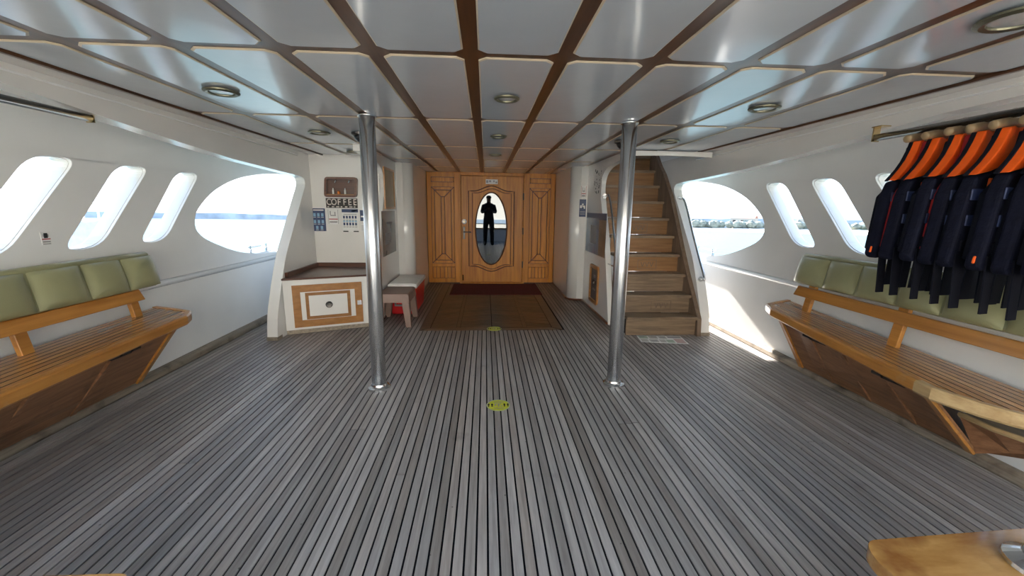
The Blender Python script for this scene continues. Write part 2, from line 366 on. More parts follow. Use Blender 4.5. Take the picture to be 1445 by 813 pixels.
def liner(name, hole, xa, xb):
    q = [Vector(p) for p in hole]; c = sum(q, Vector((0, 0))) / len(q)
    inn = [tuple(p + (c - p).normalized() * .006) for p in q]
    return struct(MB().plate([tuple(p) for p in q], [inn], 'x', xa, xb).build(name, 'white_gloss'))
k = 1
for h in hl: liner('window_%d' % k, h, XL - .020, XL - .104); k += 1
for h in hr: liner('window_%d' % k, h, XR + .020, XR + .104); k += 1
# knuckle moulding along each bulwark, and the timber along its foot
for nm, xa, s in (('trim_1', XL, 1), ('trim_2', XR, -1)):
    pf = [(0, .690), (.016, .698), (.024, .716), (.016, .735), (0, .745)]
    MBv = MB().prism([(xa + s * a, b) for a, b in pf], 'y', AFT, 7.55); struct(MBv.build(nm, 'white_paint', smooth=True))
for nm, xa, s in (('baseboard_left', XL, 1), ('baseboard_right', XR, -1)):
    pf = [(0, -.004), (.050, -.004), (.060, .012), (.055, .045), (.030, .060), (0, .062)]
    struct(MB().prism([(xa + s * a, b) for a, b in pf], 'y', AFT, 7.55).build(nm, 'trim_grey'))

# ---- inner house sides: raked arch edge, then the girder under the deck edge
ARCH = [(4.10, 0), (4.137, .218), (4.22, .42), (4.319, .624), (4.437, .832), (4.607, 1.045), (4.788, 1.27), (4.954, 1.469), (5.03, 1.56), (5.045, 1.62), (5.0, 1.665), (4.85, 1.68)]
GIRD = [(4.54, 1.69), (3.69, 1.722), (3.06, 1.768), (2.46, 1.82), (2.04, 1.858), (1.0, 1.885), (-.35, 1.895)]
def house_side(name, xi, xo, dy, yf=7.5):
    prof = catmull(ARCH, 3, False) + GIRD
    prof = [(y + dy * (1 if y > 1.5 else 0), z) for y, z in prof] + [(-.35, CZ + .03), (yf, CZ + .03), (yf, 0)]
    return struct(MB().prism(prof, 'x', xi, xo).build(name, 'white_gloss', bevel=.022, seg=3))
house_side('wall_left_inner', -2.10, -2.205, 0)
house_side('wall_right_inner', 2.352, 2.455, .05, 6.2)
# margin between the panelled overhead and each girder
struct(MB().box(-2.21, -1.935, RA, 7.4, CZ - .004, CZ + .05).build('trim_3', 'white_gloss'))
struct(MB().box(2.205, 2.46, RA, 4.22, CZ - .004, CZ + .05).build('trim_4', 'white_gloss'))
# thin bead lines running on the girders
struct(MB().tube([(-2.098, RA, 1.925), (-2.098, 4.9, 1.905)], .006, 6).build('trim_5', 'white_paint'))
struct(MB().tube([(2.350, RA, 1.925), (2.350, 4.6, 1.905)], .006, 6).build('trim_6', 'white_paint'))
# deck above (roof): stops short over the starboard side passage, leaving the sky in
roof = MB().box(-2.8, 2.46, RA, 4.30, CZ + .03, CZ + .13).box(-2.8, 1.50, 4.30, 9.8, CZ + .03, CZ + .13).box(2.40, 2.93, RA, 7.38, CZ + .03, CZ + .13)
struct(roof.build('roof', 'white_paint'))
struct(MB().box(XL, -2.205, 7.5, 7.6, 0, CZ + .05).build('wall_left_sunblock', 'white_paint'))  # unseen bulkhead added to keep sun out of the left passage

# ---- panelled overhead
ceil = struct(MB().box(-1.935, 2.205, RA, 4.285, CZ, CZ + .03).box(-1.935, 1.47, 4.285, DY + .05, CZ, CZ + .03).build('ceiling', 'ceiling_wood'))
XS = [-1.94, -1.612, -1.195, -.806, -.443, -.058, .314, .695, 1.07, 1.425, 1.80, 2.21]
YS = [RA - .02, .57, 1.785, 3.0, 4.285, 5.39, 6.40, 7.33]
for a in range(len(XS) - 1):
    for b in range(len(YS) - 1):
        x0, x1, y0, y1 = XS[a] + .029, XS[a + 1] - .029, YS[b] + .027, YS[b + 1] - .027
        if a == 0: x0 = XS[0] + .022
        if a == len(XS) - 2: x1 = XS[-1] - .022
        if y0 > 4.2:
            if x0 > 1.38: continue
            if x1 > 1.45: x1 = 1.45
            if x1 < -1.20:
                if y0 > 5.3: continue
                y1 = min(y1, 5.17)
            elif x0 < -1.25: 
                if y0 > 5.3: continue
                y1 = min(y1, 5.17)
            if y0 > 6.0 and (x1 < -1.03 or x0 > 1.2): continue
        if x1 - x0 < .05: continue
        c = .032
        oc = [(x0 + c, y0), (x1 - c, y0), (x1, y0 + c), (x1, y1 - c), (x1 - c, y1), (x0 + c, y1), (x0, y1 - c), (x0, y0 + c)]
        cx, cy = (x0 + x1) / 2, (y0 + y1) / 2
        inn = [(u + (.006 if u < cx else -.006), v + (.006 if v < cy else -.006)) for u, v in oc]
        mb = MB(); n = 8
        vs = [(u, v, CZ + .002) for u, v in oc] + [(u, v, CZ - .003) for u, v in oc] + [(u, v, CZ - .0065) for u, v in inn]
        mb.mat(1).add(vs, [(j, (j + 1) % 8, (j + 1) % 8 + 8, j + 8) for j in range(8)] + [(j + 8, (j + 1) % 8 + 8, (j + 1) % 8 + 16, j + 16) for j in range(8)])
        mb.mat(0).add([vs[16 + j] for j in range(8)], [tuple(range(8))])
        mb.build('ceiling_panel', ['panel_white', 'panel_edge'], ceil)

for xa in (-1.950, 2.196): struct(MB().box(xa, xa + .022, RA, 4.285 if xa > 0 else 5.19, CZ - .016, CZ + .01).build('trim_%d' % (14 if xa < 0 else 15), 'ceiling_wood'))
# ---- niche back wall, alley side walls with rounded jambs, door wall
struct(MB().box(-2.11, -1.29, 5.20, 5.26, 0, CZ + .02).build('wall_niche', 'white_gloss'))
SCURVE = [(4.60, 0), (4.74, .42), (4.93, .95), (5.12, 1.33), (5.24, 1.58), (5.20, 1.74), (5.02, 1.83), (4.72, 1.865), (4.30, 1.885)]
def alley(name, x_in, x_out, x_neck, s):
    prof = catmull(SCURVE, 4, False) + [(4.30, CZ + .02), (5.92, CZ + .02), (5.92, 0)]
    o = struct(MB().prism(prof, 'x', x_in, x_out).build(name, 'white_gloss', bevel=.012, seg=2))
    # rounded jamb and neck to the door wall
    n = 8; r = .13; cx, cy = x_neck + s * r, 5.92 + r
    arc = [(cx - s * r * math.cos(t), cy - r * math.sin(t)) for t in [math.pi / 2 * j / n for j in range(n + 1)]]
    poly = [(x_neck, DY + .05)] + arc + [(x_in + s * .05, 5.92), (x_in + s * .05, DY + .05)]
    o2 = struct(MB().prism(poly, 'z', 0, CZ + .02).build(name + '_jamb', 'white_gloss', smooth=False))
    for p in o2.data.polygons: p.use_smooth = abs(p.normal.z) < .5 and len(p.vertices) == 4 and p.area < .25
    return o
alley('wall_alley_left', -1.24, -1.305, -1.02, -1)
alley('wall_alley_right', 1.46, 1.525, 1.235, 1)
for nm, s, pts in (('baseboard_alley_left', -1, [(-1.02, 7.28), (-1.02, 6.05), (-1.06, 5.955), (-1.15, 5.915), (-1.24, 5.905), (-1.24, 4.62)]),
                   ('baseboard_alley_right', 1, [(1.235, 7.28), (1.235, 6.05), (1.275, 5.955), (1.365, 5.915), (1.46, 5.905), (1.46, 4.62)])):
    struct(MB().tube([(a - s * .008, b, .012) for a, b in pts], .016, 6).build(nm, 'brown_varnish'))
struct(MB().box(-1.10, 1.30, DY + .05, DY + .13, 0, CZ + .02).build('wall_front', 'door_wood'))

# ================================================================== DOOR WALL
def wood_piece(poly, yf, th, name, parent, mat='door_wood', bev=.004):
    return MB().prism(poly, 'y', yf, yf + th).build(name, mat, parent, bevel=bev, seg=1)
def inset(poly, d):
    c = Vector((sum(p[0] for p in poly) / len(poly), sum(p[1] for p in poly) / len(poly))); n = len(poly); out = []
    area = sum(poly[i][0] * poly[(i + 1) % n][1] - poly[(i + 1) % n][0] * poly[i][1] for i in range(n)); sg = 1 if area > 0 else -1
    for i in range(n):
        a, p, b = Vector(poly[i - 1]), Vector(poly[i]), Vector(poly[(i + 1) % n])
        d1 = (p - a).normalized(); d2 = (b - p).normalized(); n1 = Vector((-d1.y, d1.x)) * sg; n2 = Vector((-d2.y, d2.x)) * sg
        k = n1 + n2; k = k / max(k.dot(n1), .2); out.append(tuple(p + k * d))
    return out
def side_panel(name, xa, xb):
    """framed panel beside the door: short panel on top, mitred long panel, slatted foot"""
    p = struct(MB().box(xa, xb, DY + .03, DY + .05, .0, CZ - .005).build(name, 'door_groove'))
    w = xb - xa; L0, R0 = xa + .075, xb - .085
    rows = [(.02, .095), (.305, .365), (1.70, 1.775), (1.865, CZ - .006)]
    for a, b in rows: wood_piece([(L0, a), (R0, a), (R0, b), (L0, b)], DY + .006, .03, 'rail', p)
    wood_piece([(xa + .002, .02), (L0 - .001, .02), (L0 - .001, CZ - .006), (xa + .002, CZ - .006)], DY + .006, .03, 'stile', p)
    wood_piece([(R0 + .001, .02), (xb - .002, .02), (xb - .002, CZ - .006), (R0 + .001, CZ - .006)], DY + .006, .03, 'stile', p)
    # top small panel
    wood_piece(inset([(L0, 1.775), (R0, 1.775), (R0, 1.865), (L0, 1.865)], .008), DY + .012, .03, 'panel', p, bev=.012)
    # slats
    n = 6
    for j in range(n):
        a = lerp(L0, R0, j / n); b = lerp(L0, R0, (j + 1) / n)
        wood_piece(inset([(a, .095), (b, .095), (b, .305), (a, .305)], .004), DY + .010, .03, 'slat', p, bev=.006)
    zb, zt = .365, 1.70; W_ = R0 - L0; cxx = (L0 + R0) / 2
    def X(u): return L0 + u * W_
    def edge_z(u, top):        # the mitre lines run from the corners to the narrow middle strip
        v = min(u, 1 - u) / .43; return zt - .17 * v if top else zb + .17 * v
    us = [0, .14, .43, .57, .86, 1]
    for a, b in zip(us[:-1], us[1:]):
        poly = [(X(a), edge_z(a, False)), (X(b), edge_z(b, False)), (X(b), edge_z(b, True)), (X(a), edge_z(a, True))]
        wood_piece(inset(poly, .006), DY + .012, .03, 'panel_strip', p, bev=.006)
    for top in (True, False):
        ze = zt if top else zb; zi = edge_z(.43, top); sg = -1 if top else 1
        u2 = .14; z2 = edge_z(u2, top)
        wood_piece(inset([(X(0), ze), (X(1), ze), (X(1 - u2), z2), (X(u2), z2)], .006), DY + .012, .03, 'panel_strip', p, bev=.005)
        wood_piece(inset([(X(u2), z2), (X(1 - u2), z2), (X(.57), zi), (X(.43), zi)], .006), DY + .012, .03, 'panel_strip', p, bev=.005)
    return p
side_panel('trim_7', -1.015, -.455); side_panel('trim_8', .700, 1.232)
# door frame and leaf
frame = struct(MB().box(-.458, -.425, DY - .012, DY + .05, 0, CZ - .004).box(.667, .702, DY - .012, DY + .05, 0, CZ - .004).box(-.425, .667, DY - .010, DY + .05, 1.893, CZ - .004).box(-.425, .667, DY - .02, DY + .05, 0, .022).build('trim_9', 'door_wood', bevel=.006))
door = struct(MB().box(-.421, .663, DY + .008, DY + .05, .026, 1.888).build('door_1', 'door_wood', bevel=.004))
def dz(py): return 1.609 - (py - 272) / 80.35
def dx(px): return (px - 693) / 79.6 + .1
def door_path(l, r, sh, pk, bs, lo):
    n = 14; P_ = []
    def hump(u): return .5 - .5 * math.cos(2 * math.pi * max(0, min(1, (u - .12) / .76)))
    for j in range(n + 1): u = j / n; P_.append((lerp(l, r, u), sh + (pk - sh) * hump(u)))
    for j in range(n + 1): u = j / n; P_.append((lerp(r, l, u), bs + (lo - bs) * hump(u)))
    return P_
o_ = door_path(dx(661.7), dx(725.2), dz(269.9), dz(262.8), dz(376), dz(383.5))
i_ = door_path(dx(666.8), dx(721), dz(272.5), dz(266.5), dz(373.5), dz(380))
MB().tube([(a, DY + .006, b) for a, b in o_], .0085, 6, closed=True).build('moulding', 'door_groove', door)
MB().tube([(a, DY + .006, b) for a, b in i_], .006, 6, closed=True).build('moulding', 'door_groove', door)
oc_ = (.102, .981); rx, rz = .277, .632
ell = [(oc_[0] + rx * math.cos(2 * math.pi * j / 48), oc_[1] + rz * math.sin(2 * math.pi * j / 48)) for j in range(48)]
panel_in = inset(i_[::-1], .014)
MB().prism(panel_in, 'y', DY + .0, DY + .012).build('raised_panel', 'door_wood', door, bevel=.004, seg=1)
MB().prism(ell, 'y', DY - .006, DY + .004).build('oval_glass', 'mirror_glass', door)
MB().tube([(a, DY - .004, b) for a, b in ell], .013, 6, closed=True).build('glass_bead', 'door_groove', door)
hd = MB().box(-.392, -.358, DY - .004, DY + .008, .80, 1.02).build('handle_plate', 'steel_dark', door, bevel=.006)
MB().tube([(-.375, DY, .93), (-.375, DY - .045, .93), (-.25, DY - .05, .925)], .010, 8).build('lever', 'steel_dark', hd, smooth=True)
tag(MB().lathe([(.045, 0), (.045, -.010), (.036, -.016), (.012, -.018)], (-.372, DY + .008, 1.107), 20, 'y').build('lock_rose', 'white_cup', door, smooth=False), 'round white lock rose')
MB().lathe([(.010, -.018), (.009, -.022)], (-.372, DY + .008, 1.107), 12, 'y').build('lock_cylinder', 'brass', door)
MB().tube([(-.40, DY - .006, .06), (-.40, DY - .006, .16)], .014, 8).build('bolt', 'brass', door)
for z in (.35, .95, 1.55): MB().tube([(.668, DY - .012, z - .06), (.668, DY - .012, z + .06)], .012, 8).build('hinge', 'steel_dark', door)
sg = thing('door_sign', 'small white sign with dark lettering at the top of the door', 'sign', (.10, DY + .006, 1.79))
MB().box(.005, .215, DY - .004, DY + .007, 1.755, 1.835).build('plate', 'paper', sg)
mk = MB()
for (a, b, c, d, cutx) in ((.012, .052, 1.773, 1.819, 1), (.062, .098, 1.785, 1.819, 0), (.135, .160, 1.785, 1.819, 0), (.172, .205, 1.770, 1.800, 0)):
    mk.prism(rounded([(a, c), (b, c), (b, d), (a, d)], .012), 'y', DY - .0055, DY - .004)
    if cutx: pass
mk.build('lettering', 'ink_grey', sg)['kind'] = 'stuff'
mat_o = MB().box(-.565, .905, 6.31, 7.225, 0.001, .010).build('door_mat', 'mat_red', bevel=.003)
tag(mat_o, 'flat dark red carpet mat lying in front of the wooden door', 'mat')

# ================================================================== STAIRS
st = thing('staircase', 'steep wooden staircase climbing forward behind the right-hand pole', 'stairs', (1.92, 4.17, 0))
RISE, RUN, SX0, SX1 = .2085, .1815, 1.53, 2.325
for k in range(11):
    yk = 4.185 + k * RUN; zk = k * RISE
    MB().box(SX0, SX1 - .02, yk, yk + .022, zk + .004, zk + RISE - .030).build('riser', 'stair_riser' if k > 2 else 'stair_wood', st)
    nose = []
    n = 12
    for j in range(n + 1):
        u = j / n; nose.append((lerp(SX0, SX1 - .018, u), yk - .028 + .014 * math.cos(u * 2 * math.pi * 1.5) * (1 if k < 6 else .3)))
    poly = nose + [(SX1 - .018, yk + RUN + .004), (SX0, yk + RUN + .004)]
    MB().prism(poly, 'z', zk + RISE - .032, zk + RISE).build('tread', 'stair_wood', st, bevel=.006, seg=2)
    if k in (1, 3, 5):
        cz = zk + .085; c0 = 1.98 if k == 1 else 1.93
        r = MB(); hw, hh, th = .115, .055, .005
        r.plate([(c0 - hw, cz - hh), (c0 + hw, cz - hh), (c0 + hw, cz + hh), (c0 - hw, cz + hh)], [[(c0 - hw + th, cz - hh + th), (c0 + hw - th, cz - hh + th), (c0 + hw - th, cz + hh - th), (c0 - hw + th, cz + hh - th)]], 'y', yk - .003, yk + .001)
        for q in (-.055, 0, .055):
            for sgn in (-1, 1):
                r.hexa([(c0 + q - sgn * .020 - .004, yk - .003, cz + .028), (c0 + q - sgn * .020 + .004, yk - .003, cz + .028), (c0 + q - sgn * .020 + .004, yk + .001, cz + .028), (c0 + q - sgn * .020 - .004, yk + .001, cz + .028)][:4] +
                       [(c0 + q + sgn * .0 - .004, yk - .003, cz - .028), (c0 + q + .004, yk - .003, cz - .028), (c0 + q + .004, yk + .001, cz - .028), (c0 + q - .004, yk + .001, cz - .028)])
        r.build('carving', 'stair_side', st)
ys_, ye = 4.13, 4.185 + 11 * RUN
sl = RISE / RUN
MB().prism([(ys_, 0), (ys_ + .02, .19), (4.32, .42), (4.50, .66), (4.68, .92), (4.86, 1.20), (5.08, 1.52), (5.34, 1.81), (5.48, 1.92), (5.9, 2.35), (6.3, 2.35), (6.3, 1.9), (4.4, 0)], 'x', SX1 - .02, SX1 + .026).build('stringer', 'stair_side', st)
MB().prism([(4.60, 0), (4.75, .40), (5.3, 1.5), (5.9, 2.30), (6.3, 2.3), (6.3, 1.9), (4.9, 0)], 'x', 1.526, 1.545).build('stringer', 'stair_side', st)
# stairwell shaft; unseen end wall raised to block sun down the stairs
struct(MB().box(2.358, 2.40, 4.30, 6.4, CZ - .05, 2.75).box(1.47, 1.525, 4.30, 6.4, CZ - .02, 2.75).box(1.47, 2.40, 6.4, 6.45, 0, 2.75).box(1.47, 2.40, 4.26, 4.30, CZ + .03, 2.75).box(1.47, 2.40, 4.26, 6.0, 2.75, 2.80).box(1.47, 2.40, 6.45, 6.50, 0, 3.6).build('wall_stairwell', 'white_paint'))
# rounded trim over the stair opening
hdr = MB(); n = 20
top, bot, fr = [], [], []
for j in range(n + 1):
    u = j / n; X_ = lerp(1.47, 2.315, u); zb_ = 1.888 - .010 * math.sin(math.pi * u) * -1
    top.append((X_, 4.21, 1.936)); bot.append((X_, 4.21, zb_ - .004)); fr.append((X_, 4.31, zb_ + .004))
hdr.strip(top, bot); hdr.strip(bot, fr); hdr.strip(fr, [(p[0], 4.31, 1.95) for p in top]); hdr.strip([(p[0], 4.31, 1.95) for p in top], top)
hdr.add([top[-1], bot[-1], fr[-1], (2.315, 4.31, 1.95)], [(0, 1, 2, 3)])
struct(hdr.build('trim_10', 'white_gloss', bevel=.008, seg=3))
# foot blocks on the arch ends
for nm, xa, xb, ya in (('trim_11', -2.207, -2.098, 4.095), ('trim_12', 2.349, 2.458, 4.145)):
    struct(MB().box(xa, xb, ya, ya + .10, 0, .035).build(nm, 'trim_grey'))
# handrails
def handrail(label, pts, d, first, last):
    h = thing('handrail', label, 'handrail', pts[len(pts) // 2], 'polished handrails either side of the stairs')
    MB().tube(catmull(pts, 6, False), .0135, 10).build('rail', 'chrome', h, smooth=True)
    for p, q in ((first, pts[0]), (last, pts[-1])):
        MB().tube([p, q], .010, 8).build('stand_off', 'chrome', h, smooth=True)
        ax = 'x' if abs(p[0] - q[0]) > abs(p[1] - q[1]) else 'y'
        MB().lathe([(.030, -.006), (.030, .004), (.016, .010)], p, 16, ax).build('flange', 'chrome', h, smooth=False)
handrail('bent chrome handrail on the right side of the stairs by the opening', [(2.400, 4.955, 1.485), (2.400, 4.90, 1.475), (2.400, 4.80, 1.36), (2.400, 4.62, 1.10), (2.400, 4.43, .84), (2.400, 4.29, .66), (2.400, 4.262, .60)], -1, (2.400, 5.03, 1.488), (2.400, 4.345, .60))
handrail('bent chrome handrail on the left edge of the stairs behind the pole', [(1.492, 5.01, 1.515), (1.492, 4.97, 1.51), (1.492, 4.86, 1.38), (1.492, 4.70, 1.10), (1.492, 4.55, .80), (1.492, 4.50, .70)], 1, (1.492, 5.16, 1.515), (1.492, 4.86, .70))

# ================================================================== POLES
for lab, (bx, by), (tx, ty) in (('left polished steel pole standing from deck to ceiling', (-.799, 2.935), (-.788, 2.935)), ('right polished steel pole standing in front of the stairs', (1.003, 2.935), (1.000, 2.935))):
    p = thing('support_pole', lab, 'pole', (bx, by, 0), 'steel poles carrying the overhead')
    MB().tube([(bx, by, .02), (lerp(bx, tx, .5), by, 1.0), (tx, ty, CZ - .001)], .0525, 32).build('shaft', 'pole_steel', p, smooth=True)
    MB().lathe([(.082, .001), (.082, .020), (.074, .028), (.060, .032), (.056, .045)], (bx, by, 0), 32).build('base_flange', 'chrome', p)
    MB().lathe([(.062, -.006), (.062, 0)], (tx, ty, CZ - .012), 32).build('top_collar', 'chrome', p)

# ================================================================== BENCHES
def pillow(mb, a, b, c, d, nrm, bulge, n=8):
    """puffed vinyl panel: corners a b c d (bl br tr tl), bulging along nrm"""
    a, b, c, d = map(Vector, (a, b, c, d)); vs = []
    for j in range(n + 1):
        for i in range(n + 1):
            u, v = i / n, j / n
            uu = .5 - .5 * math.cos(math.pi * u); vv = .5 - .5 * math.cos(math.pi * v)
            p = (a * (1 - uu) + b * uu) * (1 - vv) + (d * (1 - uu) + c * uu) * vv
            hgt = bulge * (max(0, 1 - abs(2 * uu - 1) ** 3.0)) ** .6 * (max(0, 1 - abs(2 * vv - 1) ** 3.0)) ** .6
            vs.append(p + nrm * hgt)
    fs = [(j * (n + 1) + i, j * (n + 1) + i + 1, (j + 1) * (n + 1) + i + 1, (j + 1) * (n + 1) + i) for j in range(n) for i in range(n)]
    mb.add(vs, fs)
    # back
    mb.add([a - nrm * .01, b - nrm * .01, c - nrm * .01, d - nrm * .01], [(0, 1, 2, 3)])
def bench(label, s, xw, fx, fz, y_far, y_near, seams, cush, board, ups, near_round, hinge_y, xback=None):
    """s: +1 seat towards +x of the wall; fx(y), fz(y): front edge x and seat height"""
    b = thing('bench', label, 'bench', (xw + s * .25, (y_far + y_near) / 2, 0), 'wall benches with green backrests')
    xb = xw + s * .065
    nsl = 9; th = .020
    # slats: strips parallel to the front edge; the far end is rounded off
    def far_end(t): return y_far + .18 * (1 - t) ** .7 - .10 * max(0, t - .8) ** 1.5 * 4 * 0
    ys = [y_near + (y_far + .2 - y_near) * j / 16 for j in range(17)]
    yn_ = lambda t: y_near + (.40 * max(t, 0) ** 2.6 if near_round else 0)
    for k in range(nsl):
        t0, t1 = (k + .07) / nsl * .93, (k + .93) / nsl * .93     # from wall to front
        mb = MB(); A = []; B = []
        for j in range(13):
            for t_, Q_ in ((t0, A), (t1, B)):
                y = lerp(yn_(t_), y_far + .20 * (1 - t_) ** .8, j / 12)
                Q_.append((lerp(xb, fx(y), t_), y, fz(y) - .001))
        mb.mat(0).strip(A, B); mb.mat(1).strip([(p[0], p[1], p[2] - th) for p in A], [(p[0], p[1], p[2] - th) for p in B])
        mb.strip(A, [(p[0], p[1], p[2] - th) for p in A]); mb.strip(B, [(p[0], p[1], p[2] - th) for p in B])
        mb.add([A[0], B[0], (B[0][0], B[0][1], B[0][2] - th), (A[0][0], A[0][1], A[0][2] - th)], [(0, 1, 2, 3)])
        mb.add([A[-1], B[-1], (B[-1][0], B[-1][1], B[-1][2] - th), (A[-1][0], A[-1][1], A[-1][2] - th)], [(0, 1, 2, 3)])
        mb.build('seat_slat', ['bench_slat', 'caulk'], b)
    # dark sub-board under the slats
    mb = MB(); A = []; B = []
    for j in range(13):
        y = lerp(y_near + (.42 if near_round else 0), y_far + .02, j / 12); A.append((lerp(xb, fx(y), 0), y, fz(y) - .010)); B.append((lerp(xb, fx(y), .93), y, fz(y) - .010))
    mb.strip(A, B); mb.strip([(p[0], p[1], p[2] - .022) for p in A], [(p[0], p[1], p[2] - .022) for p in B]); mb.strip(B, [(p[0], p[1], p[2] - .022) for p in B])
    mb.build('seat_base', 'caulk', b)
    # honey-coloured nosing along the front, turning round the ends
    path = []
    if near_round:
        for t_ in (.0, .18, .36, .52, .66, .78, .88, .96): path.append((lerp(xb, fx(yn_(t_)), t_), yn_(t_) - .012))
    else: path += [(fx(y_near) - s * .02, y_near)]
    n0 = len(path)
    for j in range(9):
        y = lerp(y_near + (.43 if near_round else .1), y_far - .06, j / 8); path.append((fx(y) - s * .018, y))
    path += [(fx(y_far) - s * .045, y_far + .015), (lerp(xb, fx(y_far), .80), y_far + .075), (lerp(xb, fx(y_far), .45), y_far + .135), (xb, y_far + .20)]
    def nosing(pp, name, mat):
        mb = MB(); nn = len(pp); ring = []
        for i, (px, py) in enumerate(pp):
            a_ = Vector(pp[max(i - 1, 0)]); c_ = Vector(pp[min(i + 1, nn - 1)]); d = (c_ - a_).normalized(); nr = Vector((d.y, -d.x)) * s
            z = fz(py) + .003; w = .020; h = .068
            q = [(-w, 0), (w * .55, 0), (w, -.010), (w, -h + .012), (w * .5, -h), (-w, -h)]
            ring.append([(px + nr.x * u, py + nr.y * u, z + v) for u, v in q])
        vs = [p for r_ in ring for p in r_]; fs = []
        for i in range(nn - 1):
            for j in range(6): fs.append((i * 6 + j, i * 6 + (j + 1) % 6, (i + 1) * 6 + (j + 1) % 6, (i + 1) * 6 + j))
        fs += [tuple(range(6)), tuple((nn - 1) * 6 + j for j in range(6))]
        mb.add(vs, fs); return mb.build(name, mat, b)
    if near_round:
        nosing(path[:n0 + 1], 'end_nosing', 'bench_pale')['label'] = 'pale worn nosing on the rounded end'
        nosing(path[n0:], 'nosing', 'bench_honey')
    else: nosing(path, 'nosing', 'bench_honey')
    # raked front: ply panel between battens, from under the nosing to the foot timber
    yA, yB = (y_near + .42 if near_round else y_near), y_far - .05
    xf = lambda y: fx(y) - s * .075
    zt = lambda y: fz(y) - .060
    x_f, z_f = xw + s * .075, .066
    def raked(y0, y1, lift, name, mat, th_=.018):
        # slanting slab between top line and foot line
        nrm = Vector((s * .72, 0, -.55)).normalized() * lift
        T0, T1, B0, B1 = Vector((xf(y0), y0, zt(y0))), Vector((xf(y1), y1, zt(y1))), Vector((x_f, y0 + .0, z_f)), Vector((x_f, y1, z_f))
        sh = Vector((0, .10, 0)) if False else Vector((0, 0, 0))
        back = Vector((s * .72, 0, -.55)).normalized() * -th_
        p = [B0 + nrm, B1 + nrm, T1 + nrm, T0 + nrm]; q = [v + back for v in p]
        return MB().hexa(q + p).build(name, mat, b, bevel=.003, seg=1)
    raked(yA, yB, 0, 'front_panel', 'bench_ply')
    nb = 5 if near_round else 6
    for k in range(nb):
        y = lerp(yA, yB - .045, k / (nb - 1))
        edge = k in (0, nb - 1) and (near_round or k)
        raked(y, y + (.045 if edge else .038), .014 if edge else .006, 'batten', 'bench_honey' if edge else 'bench_ply')
    # end gables
    for y in (yB,):
        MB().prism([(xw + s * .01, .066), (x_f, z_f), (xf(y), zt(y)), (xw + s * .01, zt(y))], 'y', y - .012, y + .012).build('end_gable', 'bench_ply', b)
    # hinges under the nosing
    for y in hinge_y:
        hg = MB().box(-.045, .045, -.012, .006, -.010, .010); cx_, cz_ = fx(y) - s * .035, fz(y) - .074
        mb = MB()
        for dy in (-.075, 0, .075): mb.tube([(cx_, y + dy - .028, cz_), (cx_, y + dy + .028, cz_)], .012, 8)
        mb.box(min(cx_ - s * .02, cx_ - s * .045), max(cx_ - s * .02, cx_ - s * .045), y - .07, y + .07, cz_ - .025, cz_ - .005)
        mb.build('hinge', 'black_plastic', b)
    # uprights and back board
    (bx, bz0, bz1) = board
    for y in ups:
        zs = fz(y); MB().hexa([(bx - s * .034, y, zs - .02), (bx - s * .004, y, zs - .02), (bx - s * .004, y + .065, zs - .02), (bx - s * .034, y + .065, zs - .02),
                               (bx - s * .075, y - .015, bz1 + .12), (bx - s * .045, y - .015, bz1 + .12), (bx - s * .045, y + .05, bz1 + .12), (bx - s * .075, y + .05, bz1 + .12)]).build('upright', 'bench_honey', b, bevel=.003, seg=1)
    yb1 = y_far - .01
    MB().hexa([(bx, y_near - .05, bz0), (bx + s * .022, y_near - .05, bz0), (bx + s * .022, yb1, bz0 + .004), (bx, yb1, bz0 + .004),
               (bx - s * .018, y_near - .05, bz1), (bx + s * .004, y_near - .05, bz1), (bx + s * .004, yb1 - .02, bz1 + .008), (bx - s * .018, yb1 - .02, bz1 + .008)]).build('back_board', 'bench_honey', b, bevel=.006)
    # cushion: base slab and puffed panels
    (cx0, cz0, cx1, cz1) = cush      # bottom x,z ; top x,z
    nrm = Vector((s * (cz1 - cz0), 0, -s * (cx1 - cx0) * 1.0)); nrm = Vector((s * (cz1 - cz0), 0, (cx0 - cx1) * s)).normalized()
    lo = lambda y: Vector((cx0, y, cz0)); hi = lambda y: Vector((cx1, y, cz1))
    ya, yz = seams[-1], seams[0]
    mb = MB()
    q = [lo(ya), lo(yz - .05), hi(yz), hi(ya)]; q2 = [v - nrm * .055 for v in q]
    mb.hexa(q2 + q); mb.build('cushion_back', 'vinyl', b, bevel=.02, seg=3)
    rl = MB(); rl.tube([(cx1 - s * .012, ya, cz1 - .008), (cx1 - s * .012, yz - .03, cz1 - .008), (cx1 - s * .012, yz - .012, cz1 - .014)], [.022, .022, .012], 10); rl.build('top_roll', 'vinyl', b, smooth=True)
    for k in range(len(seams) - 1):
        y1, y0 = seams[k], seams[k + 1]
        t = .965
        mb = MB(); g_ = .006
        A, B_, C_, D_ = lo(y0 + g_), lo(y1 - g_ - .05 * (1 if k == 0 else 1) * 1.0 * .9), lo(y1), lo(y0)
        # seams lean: lower ends sit a little aft of the upper ends
        dl = .048
        bl, br = lo(y0 - dl + g_), lo(y1 - dl - g_); trp, tl = hi(y1 - g_), hi(y0 + g_)
        trp = lo(y1 - g_).lerp(hi(y1 - g_), .94); tl = lo(y0 + g_).lerp(hi(y0 + g_), .94)
        pillow(mb, bl, br, trp, tl, nrm, .040)
        mb.build('cushion_panel', 'vinyl', b, smooth=True)
    return b
lin = lambda y0, v0, y1, v1: (lambda y: v0 + (v1 - v0) * (y - y0) / (y1 - y0))
